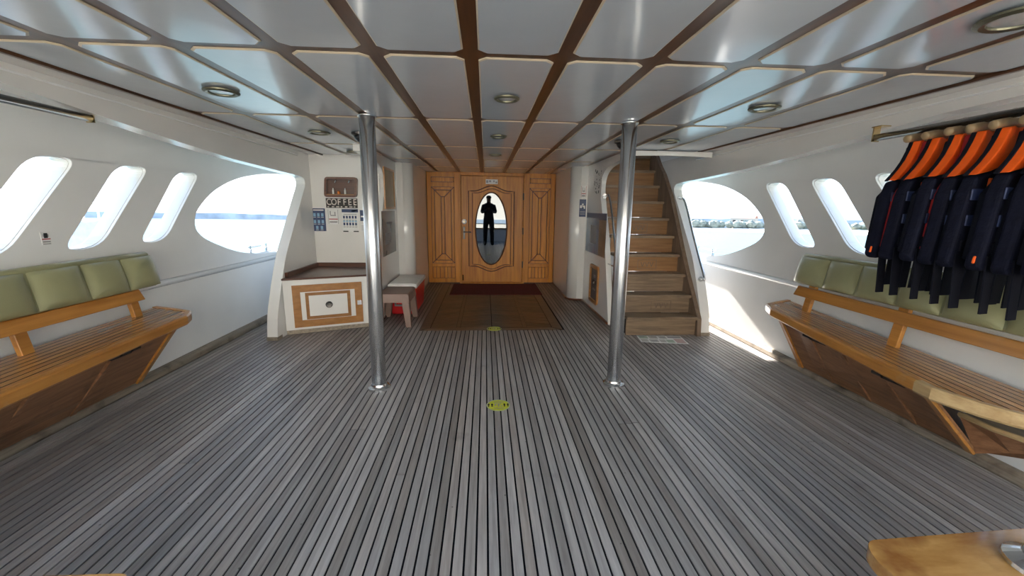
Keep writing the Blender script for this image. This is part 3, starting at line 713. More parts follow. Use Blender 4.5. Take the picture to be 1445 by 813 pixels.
bench('slatted honey-wood bench with green backrest along the left wall', 1, XL,
      lin(1.75, -2.075, 3.0, -2.135), lin(1.75, .532, 3.0, .562), 3.03, .55,
      [3.205, 2.936, 2.655, 2.35, 2.03, 1.71, 1.39, 1.07, .75, .43], (-2.415, .765, -2.505, .985), (-2.455, .668, .742),
      [2.945, 2.225, 1.5, .8], False, [2.45, 1.66, .9])
bench('slatted honey-wood bench with green backrest along the right wall under the life jackets', -1, XR,
      lin(1.77, 2.225, 3.1, 2.335), lin(1.77, .492, 3.1, .568), 3.16, 1.42,
      [3.185, 2.891, 2.622, 2.338, 2.080, 1.795, 1.50, 1.20], (2.515, .795, 2.605, 1.008), (2.565, .675, .750),
      [3.005, 2.28, 1.45], True, [2.62, 2.02])
# wedge-shaped corner shelf aft of the right bench
sh = thing('corner_shelf', 'small wedge-shaped wooden shelf under the rounded end of the right bench', 'shelf', (2.65, 1.62, .07))
TP = [(2.545, 1.86), (2.52, 1.70), (2.545, 1.52), (2.62, 1.30), (2.735, 1.30), (2.735, 1.86)]
bt = [(2.665, 1.84), (2.69, 1.72), (2.71, 1.56), (2.725, 1.32), (2.735, 1.32), (2.735, 1.84)]
mb = MB(); n = 6
mb.add([(a, b_, .285 + (1.86 - b_) * .05) for a, b_ in TP] + [(a, b_, z_) for (a, b_), z_ in zip(bt, (.07, .15, .235, .290, .290, .07))], [(j, (j + 1) % n, (j + 1) % n + n, j + n) for j in range(n)] + [tuple(range(n))])
mb.build('body', 'bench_ply', sh)
MB().prism([(a + .012, b_) for a, b_ in TP], 'z', .29, .300).build('top', 'trim_grey', sh)
MB().tube([(a, b_, .295 + (1.86 - b_) * .05) for a, b_ in TP[:4]], .014, 6).build('rim', 'bench_pale', sh)

# ================================================================== COFFEE LOCKER IN THE NICHE
lk = thing('coffee_locker', 'white locker with wooden framed door and brown worktop below the coffee sign', 'locker', (-1.7, 4.6, 0))
F0, F1 = Vector((-2.095, 4.275)), Vector((-1.312, 4.575))
body = [tuple(F0), tuple(F1), (-1.312, 5.195), (-2.095, 5.195)]
MB().prism(body, 'z', .045, .585).build('body', 'white_gloss', lk, bevel=.006)
MB().prism([tuple(F0 + Vector((0, .012))), tuple(F1 + Vector((0, .012))), (-1.312, 5.19), (-2.095, 5.19)], 'z', .001, .045).build('plinth', 'trim_grey', lk)
MB().prism([tuple(F0 - Vector((0, .012))), tuple(F1 - Vector((0, .012))), (-1.310, 5.195), (-2.095, 5.195)], 'z', .585, .606).build('worktop', 'brown_varnish', lk, bevel=.004)
MB().box(-2.095, -1.312, 5.165, 5.198, .606, .655).box(-2.098, -2.068, 4.36, 5.17, .606, .655).build('fiddle_rail', 'brown_varnish', lk)
dv = (F1 - F0).normalized(); dn = Vector((dv.y, -dv.x)); Lf = (F1 - F0).length
def fpt(u, z, o): q = F0 + dv * u + dn * o; return (q.x, q.y, z)
def fslab(mb, poly, o0, o1):
    n = len(poly); vs = [fpt(u, z, o0) for u, z in poly] + [fpt(u, z, o1) for u, z in poly]
    mb.add(vs, [tuple(range(n)), tuple(range(n, 2 * n))] + [(j, (j + 1) % n, (j + 1) % n + n, j + n) for j in range(n)]); return mb
def frect(a, b, c, d): return [(a, c), (b, c), (b, d), (a, d)]
def ffame(mb, a, b, c, d, w, o0, o1):
    for q in ([(a, c), (b, c), (b - w, c + w), (a + w, c + w)], [(b, c), (b, d), (b - w, d - w), (b - w, c + w)], [(b, d), (a, d), (a + w, d - w), (b - w, d - w)], [(a, d), (a, c), (a + w, c + w), (a + w, d - w)]): fslab(mb, q, o0, o1)
    return mb
ld = fslab(MB(), frect(.085, .770, .075, .530), .001, .014).build('door', 'white_gloss', lk)
ffame(MB(), .085, .770, .075, .530, .075, .010, .022).build('outer_frame', 'frame_wood', ld)
ffame(MB(), .205, .648, .155, .445, .032, .014, .022).build('inner_frame', 'frame_wood', ld)
c_ = fpt(.43, .30, .012)
vm = MB()
nv = 20
for r0, r1, o0, o1 in ((.036, .028, .014, .022), (.028, .010, .018, .016), (.010, .001, .022, .022)):
    A = [fpt(.43 + r0 * math.cos(2 * math.pi * j / nv), .30 + r0 * math.sin(2 * math.pi * j / nv), o0) for j in range(nv + 1)]
    B = [fpt(.43 + r1 * math.cos(2 * math.pi * j / nv), .30 + r1 * math.sin(2 * math.pi * j / nv), o1) for j in range(nv + 1)]
    vm.strip(A, B)
vm.build('ring_pull', 'steel_dark', ld)
fslab(MB(), frect(.715, .760, .275, .325), .020, .030).build('latch', 'chrome', ld)

# cup rack and COFFEE board on the niche wall
YW = 5.20
cr = thing('cup_rack', 'brown wooden rack with rounded corners hung above the coffee sign', 'rack', (-1.742, YW, 1.57))
ro = rounded([(-1.935, 1.452), (-1.555, 1.452), (-1.535, 1.688), (-1.915, 1.688)], .04)
ri = inset(ro, .026)
MB().plate(ro, [ri], 'y', YW - .055, YW - .002).build('rim', 'brown_varnish', cr, bevel=.006)
MB().prism(ri, 'y', YW - .014, YW - .003).build('back', 'brown_varnish', cr)
MB().box(-1.905, -1.565, YW - .05, YW - .012, 1.478, 1.488).build('ledge', 'frame_wood', cr)
for xx in (-1.80, -1.64): MB().tube([(xx, YW - .012, 1.655), (xx + .01, YW - .05, 1.645), (xx, YW - .055, 1.62)], .006, 6).build('hook', 'chrome', cr)
for xx in (-1.83, -1.69): tag(MB().lathe([(.012, 0), (.012, .045), (.007, .058), (.007, .07)], (xx, YW - .030, 1.489), 10).build('bottle', 'white_cup'), 'slim white bottle on the ledge of the brown rack, %s the orange jar' % ('left of' if xx < -1.8 else 'right of'), 'bottle', 'bottles in the cup rack')
tag(MB().lathe([(.016, 0), (.018, .02), (.014, .034)], (-1.765, YW - .030, 1.489), 10).build('jar', 'orange_jar'), 'small orange jar between the bottles of the brown rack', 'jar')
cs = thing('coffee_sign', 'dark board reading COFFEE in pale letters', 'sign', (-1.742, YW, 1.385))
MB().box(-1.930, -1.560, YW - .018, YW - .001, 1.325, 1.440).build('board', 'coffee_board', cs)
def text_mesh(txt, size, name, mat, parent, loc, rot, ext=.001, sx=1.0):
    cu = bpy.data.curves.new(name, 'FONT'); cu.body = txt; cu.size = size; cu.extrude = ext; cu.align_x = 'CENTER'; cu.align_y = 'CENTER'; cu.offset = size * .012
    to = bpy.data.objects.new(name + '_src', cu); COL.objects.link(to)
    dg = bpy.context.evaluated_depsgraph_get(); me = bpy.data.meshes.new_from_object(to.evaluated_get(dg)); bpy.data.objects.remove(to); bpy.data.curves.remove(cu)
    me.transform(Matrix.Diagonal((sx, 1, 1, 1))); me.materials.clear(); me.materials.append(M[mat])
    o = bpy.data.objects.new(name, me); COL.objects.link(o); o.parent = parent
    o.location = Vector(loc) - parent_loc(parent); o.rotation_euler = rot
    return o
for j, ch in enumerate('COFFEE'): text_mesh(ch, .105, 'letter', 'coffee_letter', cs, (-1.895 + j * .0605 + (.006 if j > 2 else 0), YW - .019, 1.392), (math.pi / 2, 0, 0), sx=.82)
mk = MB()
for j in range(7): mk.box(-1.915 + j * .052, -1.895 + j * .052 + .008 * (j % 3), YW - .0195, YW - .018, 1.333, 1.345)
mk.build('small_print', 'coffee_letter', cs)['kind'] = 'stuff'

# ---- notices (flat printed sheets, each with its print)
def notice(name, label, cat, plane, pos, u0, u1, v0, v1, sheet, prints, group=None, frame=None, th=.003):
    """plane 'y-': on a wall facing -y at y=pos (u = x); 'x+': facing +x at x=pos (u = y); 'x-': facing -x"""
    sgn = {'y-': -1, 'x+': 1, 'x-': -1}[plane]; ax = 'y' if plane[0] == 'y' else 'x'
    cu, cv = (u0 + u1) / 2, (v0 + v1) / 2
    t = thing(name, label, cat, (cu, pos, cv) if ax == 'y' else (pos, cu, cv), group)
    a, b = sorted((pos + sgn * .0005, pos + sgn * th))
    MB().prism([(u0, v0), (u1, v0), (u1, v1), (u0, v1)], ax, a, b).build('sheet', sheet, t)
    bym = {}
    for (a_, b_, c_, d_, m_) in prints: bym.setdefault(m_, []).append((a_, b_, c_, d_))
    for m_, rs in bym.items():
        mb = MB()
        for (a_, b_, c_, d_) in rs:
            U0, U1, V0, V1 = lerp(u0, u1, a_), lerp(u0, u1, c_), lerp(v0, v1, b_), lerp(v0, v1, d_)
            q0, q1 = sorted((pos + sgn * th, pos + sgn * (th + .0008)))
            mb.prism([(U0, V0), (U1, V0), (U1, V1), (U0, V1)], ax, q0, q1)
        mb.build('print', m_, t)['kind'] = 'stuff'
    if frame:
        w, fm, d = frame; p0, p1 = sorted((pos, pos + sgn * d))
        MB().plate(rounded([(u0 - w, v0 - w), (u1 + w, v0 - w), (u1 + w, v1 + w), (u0 - w, v1 + w)], .06 if w > .04 else .012, 4), [[(u0, v0), (u1, v0), (u1, v1), (u0, v1)]], ax, p0, p1).build('frame', fm, t)
    return t
ic = []
for r_, cols in ((.72, 3), (.42, 3), (.16, 2)):
    for j in range(cols):
        u = .18 + j * .30 if cols == 3 else .32 + j * .36
        ic.append((u - .09, r_ - .07, u + .09, r_ + .07, 'poster_cyan')); ic.append((u - .10, r_ - .12, u + .10, r_ - .10, 'paper'))
ic += [(.10, .90, .90, .95, 'paper')]
notice('poster', 'dark blue poster with round icons at the left under the coffee sign', 'poster', 'y-', YW, -2.155 + .045, -1.955, 1.042, 1.317, 'poster_navy', ic)
notice('notice', 'small white notice with grey drawing and red line below the coffee sign', 'notice', 'y-', YW, -1.925, -1.795, 1.125, 1.310, 'paper', [(.04, .03, .08, .97, 'ink_grey'), (.92, .03, .96, .97, 'ink_grey'), (.25, .55, .75, .62, 'ink_grey'), (.2, .62, .3, .88, 'ink_grey'), (.62, .62, .72, .82, 'ink_grey'), (.1, .32, .9, .38, 'ink_red'), (.15, .14, .85, .19, 'ink')])
pr = [(0, .86, 1, 1, 'poster_navy'), (.62, .89, .92, .96, 'poster_cyan'), (.02, 0, .34, .05, 'ink'), (.66, 0, .98, .05, 'ink'), (.1, .76, .9, .785, 'ink_grey')]
for r_ in (.64, .34):
    for j in range(5): pr += [(.06 + j * .18, r_ - .05, .17 + j * .18, r_ + .07, 'poster_navy'), (.05 + j * .18, r_ - .13, .18 + j * .18, r_ - .10, 'ink_grey')]
for j in range(5): pr += [(.05 + j * .18, .44, .18 + j * .18, .50, 'poster_cyan')]
notice('poster', 'white poster with rows of blue pictures right of the small notice', 'poster', 'y-', YW, -1.755, -1.560, 1.035, 1.312, 'paper', pr)
notice('notice', 'narrow dark blue card beside the left pole on the niche wall', 'notice', 'y-', YW, -1.538, -1.485, 1.170, 1.302, 'poster_navy', [(.2, .35, .8, .48, 'paper')])
notice('notice', 'tiny white slip below the narrow dark blue card', 'notice', 'y-', YW, -1.535, -1.490, 1.045, 1.135, 'paper', [(.1, .7, .9, .76, 'ink_grey'), (.1, .5, .9, .56, 'ink_grey'), (.1, .3, .8, .36, 'ink_grey'), (.1, .12, .9, .18, 'ink_grey')])
notice('framed_picture', 'wood-framed pale board on the alley wall above the dark poster', 'picture', 'x+', -1.24, 5.235, 5.74, 1.345, 1.80, 'poster_tan', [(.15, .2, .5, .8, 'poster_tan')], frame=(.028, 'frame_wood', .016))
notice('poster', 'dark grey poster on the alley wall behind the left pole', 'poster', 'x+', -1.24, 5.03, 5.76, .745, 1.295, 'poster_grey', [(.2, .25, .5, .5, 'ink_grey'), (.55, .3, .62, .7, 'ink_grey'), (.3, .7, .75, .75, 'ink_grey')])
YJ = 5.92
notice('notice', 'small white notice with red line above the navy sign on the right column', 'notice', 'y-', YJ, 1.366, 1.447, 1.510, 1.680, 'paper', [(.05, .04, .09, .96, 'ink_red'), (.91, .04, .95, .96, 'ink_red'), (.25, .5, .7, .58, 'ink_grey'), (.25, .58, .33, .85, 'ink_grey'), (.62, .58, .7, .8, 'ink_grey'), (.15, .30, .85, .36, 'ink_red'), (.2, .12, .8, .18, 'ink')])
notice('warning_sign', 'navy blue sign with white handshake pictogram on the right column', 'sign', 'y-', YJ, 1.352, 1.450, 1.240, 1.488, 'poster_navy', [(.12, .5, .36, .66, 'paper'), (.38, .64, .62, .76, 'paper'), (.66, .46, .86, .64, 'paper'), (.45, .55, .72, .62, 'paper'), (.12, .26, .88, .30, 'ink_grey'), (.12, .14, .88, .18, 'ink_grey')])
dr = []
random.seed(3)
for j in range(34):
    a_, b_ = random.random() * .85, .18 + random.random() * .74
    dr.append((a_, b_, a_ + .03 + .09 * random.random(), b_ + .015 + .05 * random.random(), 'ink'))
notice('notice', 'white sheet of black line drawings high on the wall left of the stairs', 'notice', 'x-', 1.46, 5.20, 5.60, 1.47, 1.88, 'white_gloss', dr)
notice('photo_poster', 'brown and blue photo poster on the white wall left of the stairs', 'poster', 'x-', 1.46, 4.89, 5.86, .760, 1.300, 'poster_blue', [(.02, .86, .98, 1, 'poster_navy'), (.0, .0, .32, .85, 'poster_brown'), (.45, .25, .75, .7, 'ink_grey'), (.5, .0, .85, .22, 'poster_navy')])
notice('framed_notice', 'dark wood-framed notice board with rounded corners low on the wall left of the stairs', 'panel', 'x-', 1.46, 5.13, 5.46, .155, .575, 'boat_dark', [(.3, .3, .7, .36, 'ink_grey'), (.25, .5, .75, .62, 'poster_grey'), (.35, .7, .65, .8, 'ink_grey')], frame=(.045, 'frame_wood', .022))
notice('no_smoking_sign', 'small warning sign with red band on the left wall between slots', 'sign', 'x+', XL, 2.580, 2.634, 1.100, 1.176, 'paper', [(.3, .52, .7, .9, 'ink'), (.2, .60, .3, .82, 'ink_grey'), (.7, .6, .8, .82, 'ink_grey'), (.05, .40, .95, .48, 'ink_red'), (.1, .18, .9, .28, 'ink_grey'), (.1, .03, .9, .1, 'ink_grey')])

# ================================================================== STOOL AND COOLER
so = thing('plastic_stool', 'brown plastic stool standing in front of the red cooler', 'stool', (-1.04, 4.79, 0))
sx0, sx1, sy0, sy1, zt = -1.215, -.862, 4.55, 5.02, .385
MB().box(sx0 + .01, sx1 - .01, sy0 + .01, sy1 - .01, zt - .022, zt).build('seat', 'stool_brown', so, bevel=.012, seg=3)
for (a, b_, c, d) in ((sx0, sx1, sy0, sy0 + .014), (sx0, sx1, sy1 - .014, sy1), (sx0, sx0 + .014, sy0, sy1), (sx1 - .014, sx1, sy0, sy1)):
    MB().hexa([(a - .004, c - .004, zt - .100), (b_ + .004, c - .004, zt - .100), (b_ + .004, d + .004, zt - .100), (a - .004, d + .004, zt - .100), (a + .01, c + .008, zt - .012), (b_ - .01, c + .008, zt - .012), (b_ - .01, d - .006, zt - .012), (a + .01, d - .006, zt - .012)]).build('apron', 'stool_brown', so)
for (ux, uy) in ((0, 0), (1, 0), (1, 1), (0, 1)):
    X0, Y0 = (sx1 if ux else sx0), (sy1 if uy else sy0); ix = -1 if ux else 1; iy = -1 if uy else 1
    w = .075
    def quad(o, ww, z): 
        ox = X0 - ix * o; oy = Y0 - iy * o
        xs = sorted((ox, ox + ix * ww)); ys2 = sorted((oy, oy + iy * ww))
        return [(xs[0], ys2[0], z), (xs[1], ys2[0], z), (xs[1], ys2[1], z), (xs[0], ys2[1], z)]
    MB().hexa(quad(.020, .060, .0) + quad(.002, .085, zt - .09)).build('leg', 'stool_brown', so, bevel=.006)
co = thing('cooler_box', 'red cool box with a white lid beside the alley wall', 'cooler', (-1.03, 5.45, 0))
MB().hexa([(-1.185, 5.10, .005), (-.885, 5.10, .005), (-.885, 5.80, .005), (-1.185, 5.80, .005), (-1.205, 5.08, .345), (-.865, 5.08, .345), (-.865, 5.82, .345), (-1.205, 5.82, .345)]).build('body', 'cooler_red', co, bevel=.02, seg=3)
MB().box(-1.215, -.855, 5.065, 5.835, .345, .400).build('lid', 'cooler_white', co, bevel=.014, seg=3)
MB().box(-1.19, -.88, 5.10, 5.80, .396, .405).build('lid_panel', 'cooler_white', co, bevel=.004)
MB().tube([(-1.13, 5.088, .15), (-1.13, 5.05, .135), (-.95, 5.05, .135), (-.95, 5.088, .15)], .013, 8).build('carry_handle', 'grey_plastic', co)
MB().lathe([(.016, 0), (.016, -.014), (.010, -.018)], (-.955, 5.093, .06), 12, 'y').build('drain_plug', 'cooler_white', co)

# ================================================================== DECK STICKERS AND PAPER
def sticker(label, cx_, cy_, r):
    t = thing('floor_sticker', label, 'sticker', (cx_, cy_, 0), 'yellow stickers on the deck')
    def disc(rad, z0, z1, x=cx_, y=cy_, sx=1, sy=1, n=28): return [(x + rad * sx * math.cos(2 * math.pi * j / n), y + rad * sy * math.sin(2 * math.pi * j / n)) for j in range(n)]
    MB().prism(disc(r, 0, 0), 'z', .0008, .0022).build('disc', 'yellow', t)
    MB().plate(disc(r, 0, 0), [disc(r * .93, 0, 0)], 'z', .0022, .0026).build('rim', 'news_green', t)
    for sx_ in (-1, 1):
        for o in (-.11, .11):
            x_ = cx_ + sx_ * r * .66 + o * r * 1.3
            MB().prism(disc(1, 0, 0, x_, cy_ + .10 * r, r * .085, r * .17, 14), 'z', .0022, .0030).prism(disc(1, 0, 0, x_, cy_ - .17 * r, r * .065, r * .08, 12), 'z', .0022, .0030).build('footprint', 'ink', t)
    mb = MB()
    for j in range(7):
        a = -.36 + j * .12; mb.box(cx_ + a * r, cx_ + (a + .07) * r, cy_ + .50 * r - abs(a) * .15 * r, cy_ + .66 * r - abs(a) * .15 * r, .0022, .0029)
        mb.box(cx_ + a * r, cx_ + (a + .07) * r, cy_ - .62 * r + abs(a) * .15 * r, cy_ - .50 * r + abs(a) * .15 * r, .0022, .0029)
    mb.box(cx_ - .20 * r, cx_ + .26 * r, cy_ + .20 * r, cy_ + .28 * r, .0022, .0029).box(cx_ - .02 * r, cx_ + .08 * r, cy_ - .25 * r, cy_ + .2 * r, .0022, .0029).box(cx_ - .30 * r, cx_ - .2 * r, cy_ - .1 * r, cy_ + .25 * r, .0022, .0029).box(cx_ + .2 * r, cx_ + .34 * r, cy_ - .2 * r, cy_ - .08 * r, .0022, .0029)
    mb.build('print', 'ink_grey', t)['kind'] = 'stuff'
sticker('round yellow deck sticker in the foreground between the poles', .090, 2.628, .083)
sticker('round yellow deck sticker on the edge of the hatch cover', .100, 4.46, .083)
pp = thing('newspaper', 'printed sheet lying on the deck at the foot of the stairs', 'paper', (1.87, 4.08, 0))
Q = [Vector((1.618, 3.952)), Vector((2.087, 3.873)), Vector((2.120, 4.135)), Vector((1.645, 4.172))]
def qp(u, v): a = Q[0].lerp(Q[1], u); b_ = Q[3].lerp(Q[2], u); return a.lerp(b_, v)
def qr(mb, a, b_, c, d, z0, z1): mb.prism([tuple(qp(a, b_)), tuple(qp(c, b_)), tuple(qp(c, d)), tuple(qp(a, d))], 'z', z0, z1); return mb
qr(MB(), 0, 0, 1, 1, .001, .004).build('sheet', 'paper', pp)
for m_, rs in (('news', [(.03, .06, .18, .44), (.21, .06, .40, .44), (.43, .06, .56, .44), (.25, .55, .44, .92), (.47, .55, .64, .92)]), ('news_green', [(.58, .06, .74, .44), (.03, .55, .22, .92)]), ('news_pink', [(.77, .06, .97, .60)]), ('ink_grey', [(.67, .68, .97, .92), (.06, .75, .16, .85), (.30, .70, .42, .85), (.5, .7, .62, .85), (.24, .15, .37, .3)])):
    mb = MB()
    for q in rs: qr(mb, *q, .004 + (.0006 if m_ == 'ink_grey' else 0), .0048 + (.0006 if m_ == 'ink_grey' else 0))
    mb.build('print', m_, pp)['kind'] = 'stuff'

# ================================================================== OVERHEAD LIGHTS
def downlight(label, x, y, r=.088, grp='round lights recessed in the overhead'):
    t = thing('ceiling_light', label, 'light', (x, y, CZ), grp)
    MB().lathe([(r, -.013), (r, -.020), (r * .86, -.026), (r * .72, -.022), (r * .70, -.014)], (x, y, CZ), 28).build('ring', 'bronze_ring', t)
    MB().lathe([(r * .72, -.0145), (r * .6, -.019), (r * .2, -.022)], (x, y, CZ), 24).build('lens', 'lens', t)
for lab, x, y, r in (('round ceiling light near the left edge of the overhead', -1.400, 2.42, .085), ('round ceiling light on the centre line nearest the camera', .117, 2.38, .070), ('second round ceiling light along the centre line', .110, 3.585, .070),
                     ('round ceiling light right of the right pole, nearer', 1.613, 2.42, .085), ('large round ceiling light in the upper right corner', 1.62, 1.27, .10), ('round ceiling light left of the left pole, farther', -1.36, 3.62, .085),
                     ('round ceiling light above the stairs beyond the right pole', 1.595, 3.62, .080), ('third round ceiling light along the centre line near the door', .112, 4.81, .070), ('round ceiling light over the coffee niche', -1.45, 4.80, .075)):
    downlight(lab, x, y, r)
for lab, x, y in (('black dome camera on the overhead behind the left pole', -1.02, 3.60), ('black dome camera on the overhead behind the right pole', 1.205, 3.68)):
    t = thing('dome_camera', lab, 'camera', (x, y, CZ), 'dome cameras on the overhead')
    MB().lathe([(.075, -.013), (.075, -.030), (.066, -.036)], (x, y, CZ), 20).build('base', 'steel_dark', t)
    MB().lathe([(.058, -.034), (.052, -.058), (.032, -.078), (.008, -.086)], (x, y, CZ), 20).build('dome', 'black_plastic', t, smooth=True)

# ================================================================== RODS, HANGERS, LIFE JACKETS
def rod(label, x, y0, y1, z, zc):
    r = thing('hanging_rod', label, 'rod', (x, y1, z), 'dark rods under the girders')
    MB().tube([(x, y0, z), (x, y1, z)], .019, 12).build('bar', 'rod_black', r, smooth=True)
    for y in (y1, y0 + .2):
        MB().box(x - .020, x + .020, y - .004, y + .004, z - .022, zc).box(x - .030, x + .030, y - .055, y + .004, zc - .006, zc).build('bracket', 'brass', r)
rod('dark curtain rod in a brass bracket under the left girder, empty', -2.15, .5, 2.500, 1.800, 1.858)
rod('dark rod in a brass bracket carrying the life jackets', 2.262, .6, 2.352, 1.778, 1.838)

def make_hanger():
    h = bpy.data.objects.new('coat_hanger', None); COL.objects.link(h)
    P_ = [(-.10, 0, -.050), (-.07, 0, -.044), (-.03, 0, -.036), (0, 0, -.034), (.03, 0, -.036), (.07, 0, -.044), (.10, 0, -.050)]
    MB().tube(catmull(P_, 4, False), [.016] + [.020] * 23 + [.016], 10).build('shoulder_bar', 'hanger_wood', h, smooth=True)
    hk = [(0, 0, -.012), (0, 0, .004)] + [(.022 * math.sin(t) , 0, .022 - .022 * math.cos(t)) for t in []]
    hook = [(0, 0, -.012), (.0, 0, -.004), (.018, 0, .0), (.0195, 0, .012), (.010, 0, .0225), (-.004, 0, .0215), (-.018, 0, .012)]
    MB().tube(catmull(hook, 4, False), .0028, 6).build('hook', 'chrome', h, smooth=True)
    return h
def make_jacket(red):
    j = bpy.data.objects.new('life_jacket', None); COL.objects.link(j)
    T = .036
    def half(sg, pts): return [(sg * a, b_) for a, b_ in pts]
    def slab(pts, y0, y1, name, mat, bev=.014, seg=3):
        return MB().prism(pts, 'y', y0, y1).build(name, mat, j, smooth=False, bevel=bev, seg=seg)
    # outlines (x from the middle, z below the rod)
    for sg in (-1, 1):
        yoke = half(sg, [(.004, -.066), (.030, -.056), (.052, -.060), (.066, -.105), (.090, -.155), (.126, -.205), (.182, -.262), (.110, -.246), (.050, -.222), (.016, -.17), (.002, -.12)])
        edge = half(sg, [(.050, -.058), (.057, -.060), (.071, -.103), (.095, -.152), (.131, -.202), (.190, -.262), (.182, -.266), (.126, -.205), (.090, -.155), (.066, -.105)])
        lower = half(sg, [(.006, -.236), (.050, -.226), (.110, -.250), (.184, -.266), (.210, -.33), (.228, -.45), (.246, -.565), (.222, -.585), (.110, -.575), (.006, -.590)])
        slab(yoke, -T, .010, 'yoke', 'orange', .010); slab(edge, -.006, .012, 'piping', 'strap', .003, 1)
        lower = [(a_, z_ if z_ > -.3 else -.3 + (z_ + .3) * 1.28) for a_, z_ in lower]
        slab(lower, -T - .008, .012, 'front_panel', 'navy', .016)
        rear = half(sg, [(.0, -.10), (.02, -.070), (.046, -.064), (.060, -.15), (.110, -.24), (.180, -.34), (.20, -.62), (.0, -.66)] if red else [(.0, -.10), (.010, -.080), (.026, -.080), (.034, -.15), (.080, -.25), (.180, -.34), (.20, -.62), (.0, -.66)])
        slab(rear, .016, .044, 'back_panel', 'red_cloth' if red else 'strap', .010, 2)
        slab(half(sg, [(.231, -.595), (.243, -.600), (.248, -.632), (.236, -.634)]), -T + .010, -T + .020, 'side_tab', 'orange', .003, 1)
    for zc, mat in ((-.345, 'navy_belt'), (-.455, 'navy_belt'), (-.565, 'strap')):
        MB().box(-.205, .205, -T - .014, -T - .007, zc - .024, zc + .024).build('belt', mat, j, bevel=.003, seg=1)
        MB().box(-.028, .028, -T - .028, -T - .014, zc - .026, zc + .026).build('buckle', 'black_plastic', j, bevel=.005)
    for x_, z0, l, tw in ((-.195, -.63, .215, .02), (-.115, -.63, .175, -.015), (-.045, -.57, .255, .01), (.080, -.63, .20, -.02), (.175, -.63, .22, .015)):
        w = .025
        MB().hexa([(x_ - w + tw, -T - .020, z0 - l), (x_ + w + tw, -T - .020, z0 - l), (x_ + w + tw, -T - .014, z0 - l), (x_ - w + tw, -T - .014, z0 - l),
                   (x_ - w, -T - .014, z0 + .03), (x_ + w, -T - .014, z0 + .03), (x_ + w, -T - .008, z0 + .03), (x_ - w, -T - .008, z0 + .03)]).build('strap_end', 'strap', j)
    slab([(-.13, -.275), (-.098, -.275), (-.098, -.315), (-.13, -.315)], -T - .016, -T - .008, 'pull_tab', 'orange', .003, 1)
    return j
random.seed(11)
h0 = make_hanger(); j0 = make_jacket(False); j1 = make_jacket(True)
used = set()
ordn = ['at the far left end of the rod', 'second from the left end of the rod', 'third from the left end of the rod', 'fourth from the left end of the rod', 'fifth from the left end of the rod', 'sixth from the left end of the rod', 'seventh from the left end of the rod', 'eighth along the rod at the picture edge']
for k in range(8):
    y = 2.105 - k * .094; rz = math.radians((11, 8, 13, 9, 6, 11, 8, 10)[k]); red = k in (1, 3)
    src = j1 if red else j0
    jj = src if src not in used else copy_tree(src); used.add(src)
    hh = h0 if k == 0 else copy_tree(h0)
    jj.location = (2.276, y, 1.778); hh.location = jj.location; jj.rotation_euler = (0, math.radians(random.uniform(-2, 2)), rz); hh.rotation_euler = jj.rotation_euler
    if k == 6:
        ls = MB().tube(catmull([(-.05, -.06, -.60), (-.035, -.065, -.70), (-.06, -.07, -.80), (-.12, -.075, -.88)], 5, False), .006, 6).build('loose_strap', 'strap'); ls.parent = jj
    tag(jj, ('navy life jacket with red back panel, ' if red else 'navy life jacket with orange yoke, ') + ordn[k], 'life jacket', 'life jackets hanging on the rod')
    if k not in (0, 5):
        for ch in list(jj.children):
            if ch.name.startswith('side_tab'): bpy.data.objects.remove(ch)
    tag(hh, 'wooden coat hanger holding the life jacket ' + ordn[k], 'hanger', 'wooden hangers on the rod')

# ================================================================== LOCKERS AT THE BOTTOM CORNERS OF THE FRAME
lkr = thing('post_table', 'varnished wooden table top round a chrome post in the lower right corner', 'table', (1.5, .6, 0))
tp = rounded([(1.045, .20), (1.95, .20), (1.95, .945), (1.55, .936), (1.062, .918), (1.030, .86)], [0, 0, .02, 0, .05, .03], 5)
MB().prism(tp, 'z', .412, .450).build('table_top', 'table_wood', lkr, bevel=.012, seg=3)
MB().box(1.085, 1.93, .22, .83, 0, .412).build('pedestal', 'white_paint', lkr)
MB().tube([(1.452, .80, .45), (1.452, .80, CZ - .016)], .045, 28).build('post', 'chrome', lkr, smooth=True)
MB().lathe([(.085, .451), (.083, .462), (.066, .472), (.052, .480), (.047, .50)], (1.452, .80, 0), 28).build('post_flange', 'chrome', lkr)
lk2 = thing('side_table', 'varnished wooden table top just showing at the lower left edge', 'table', (-1.3, .55, 0))
MB().prism(rounded([(-1.75, .20), (-.866, .20), (-.866, .914), (-1.75, .925)], [0, 0, .04, .02], 4), 'z', .412, .450).build('table_top', 'table_wood', lk2, bevel=.008)
MB().box(-1.72, -.93, .22, .85, 0, .412).build('pedestal', 'white_paint', lk2)

# ================================================================== STERN, SEEN ONLY IN THE DOOR GLASS
stern = struct(MB().box(-2.8, 2.93, AFT - .10, AFT, -.14, .50).build('wall_back', 'white_paint'))
struct(MB().box(-2.8, 2.93, AFT - .13, AFT + .03, .50, .545).build('trim_13', 'bench_honey'))

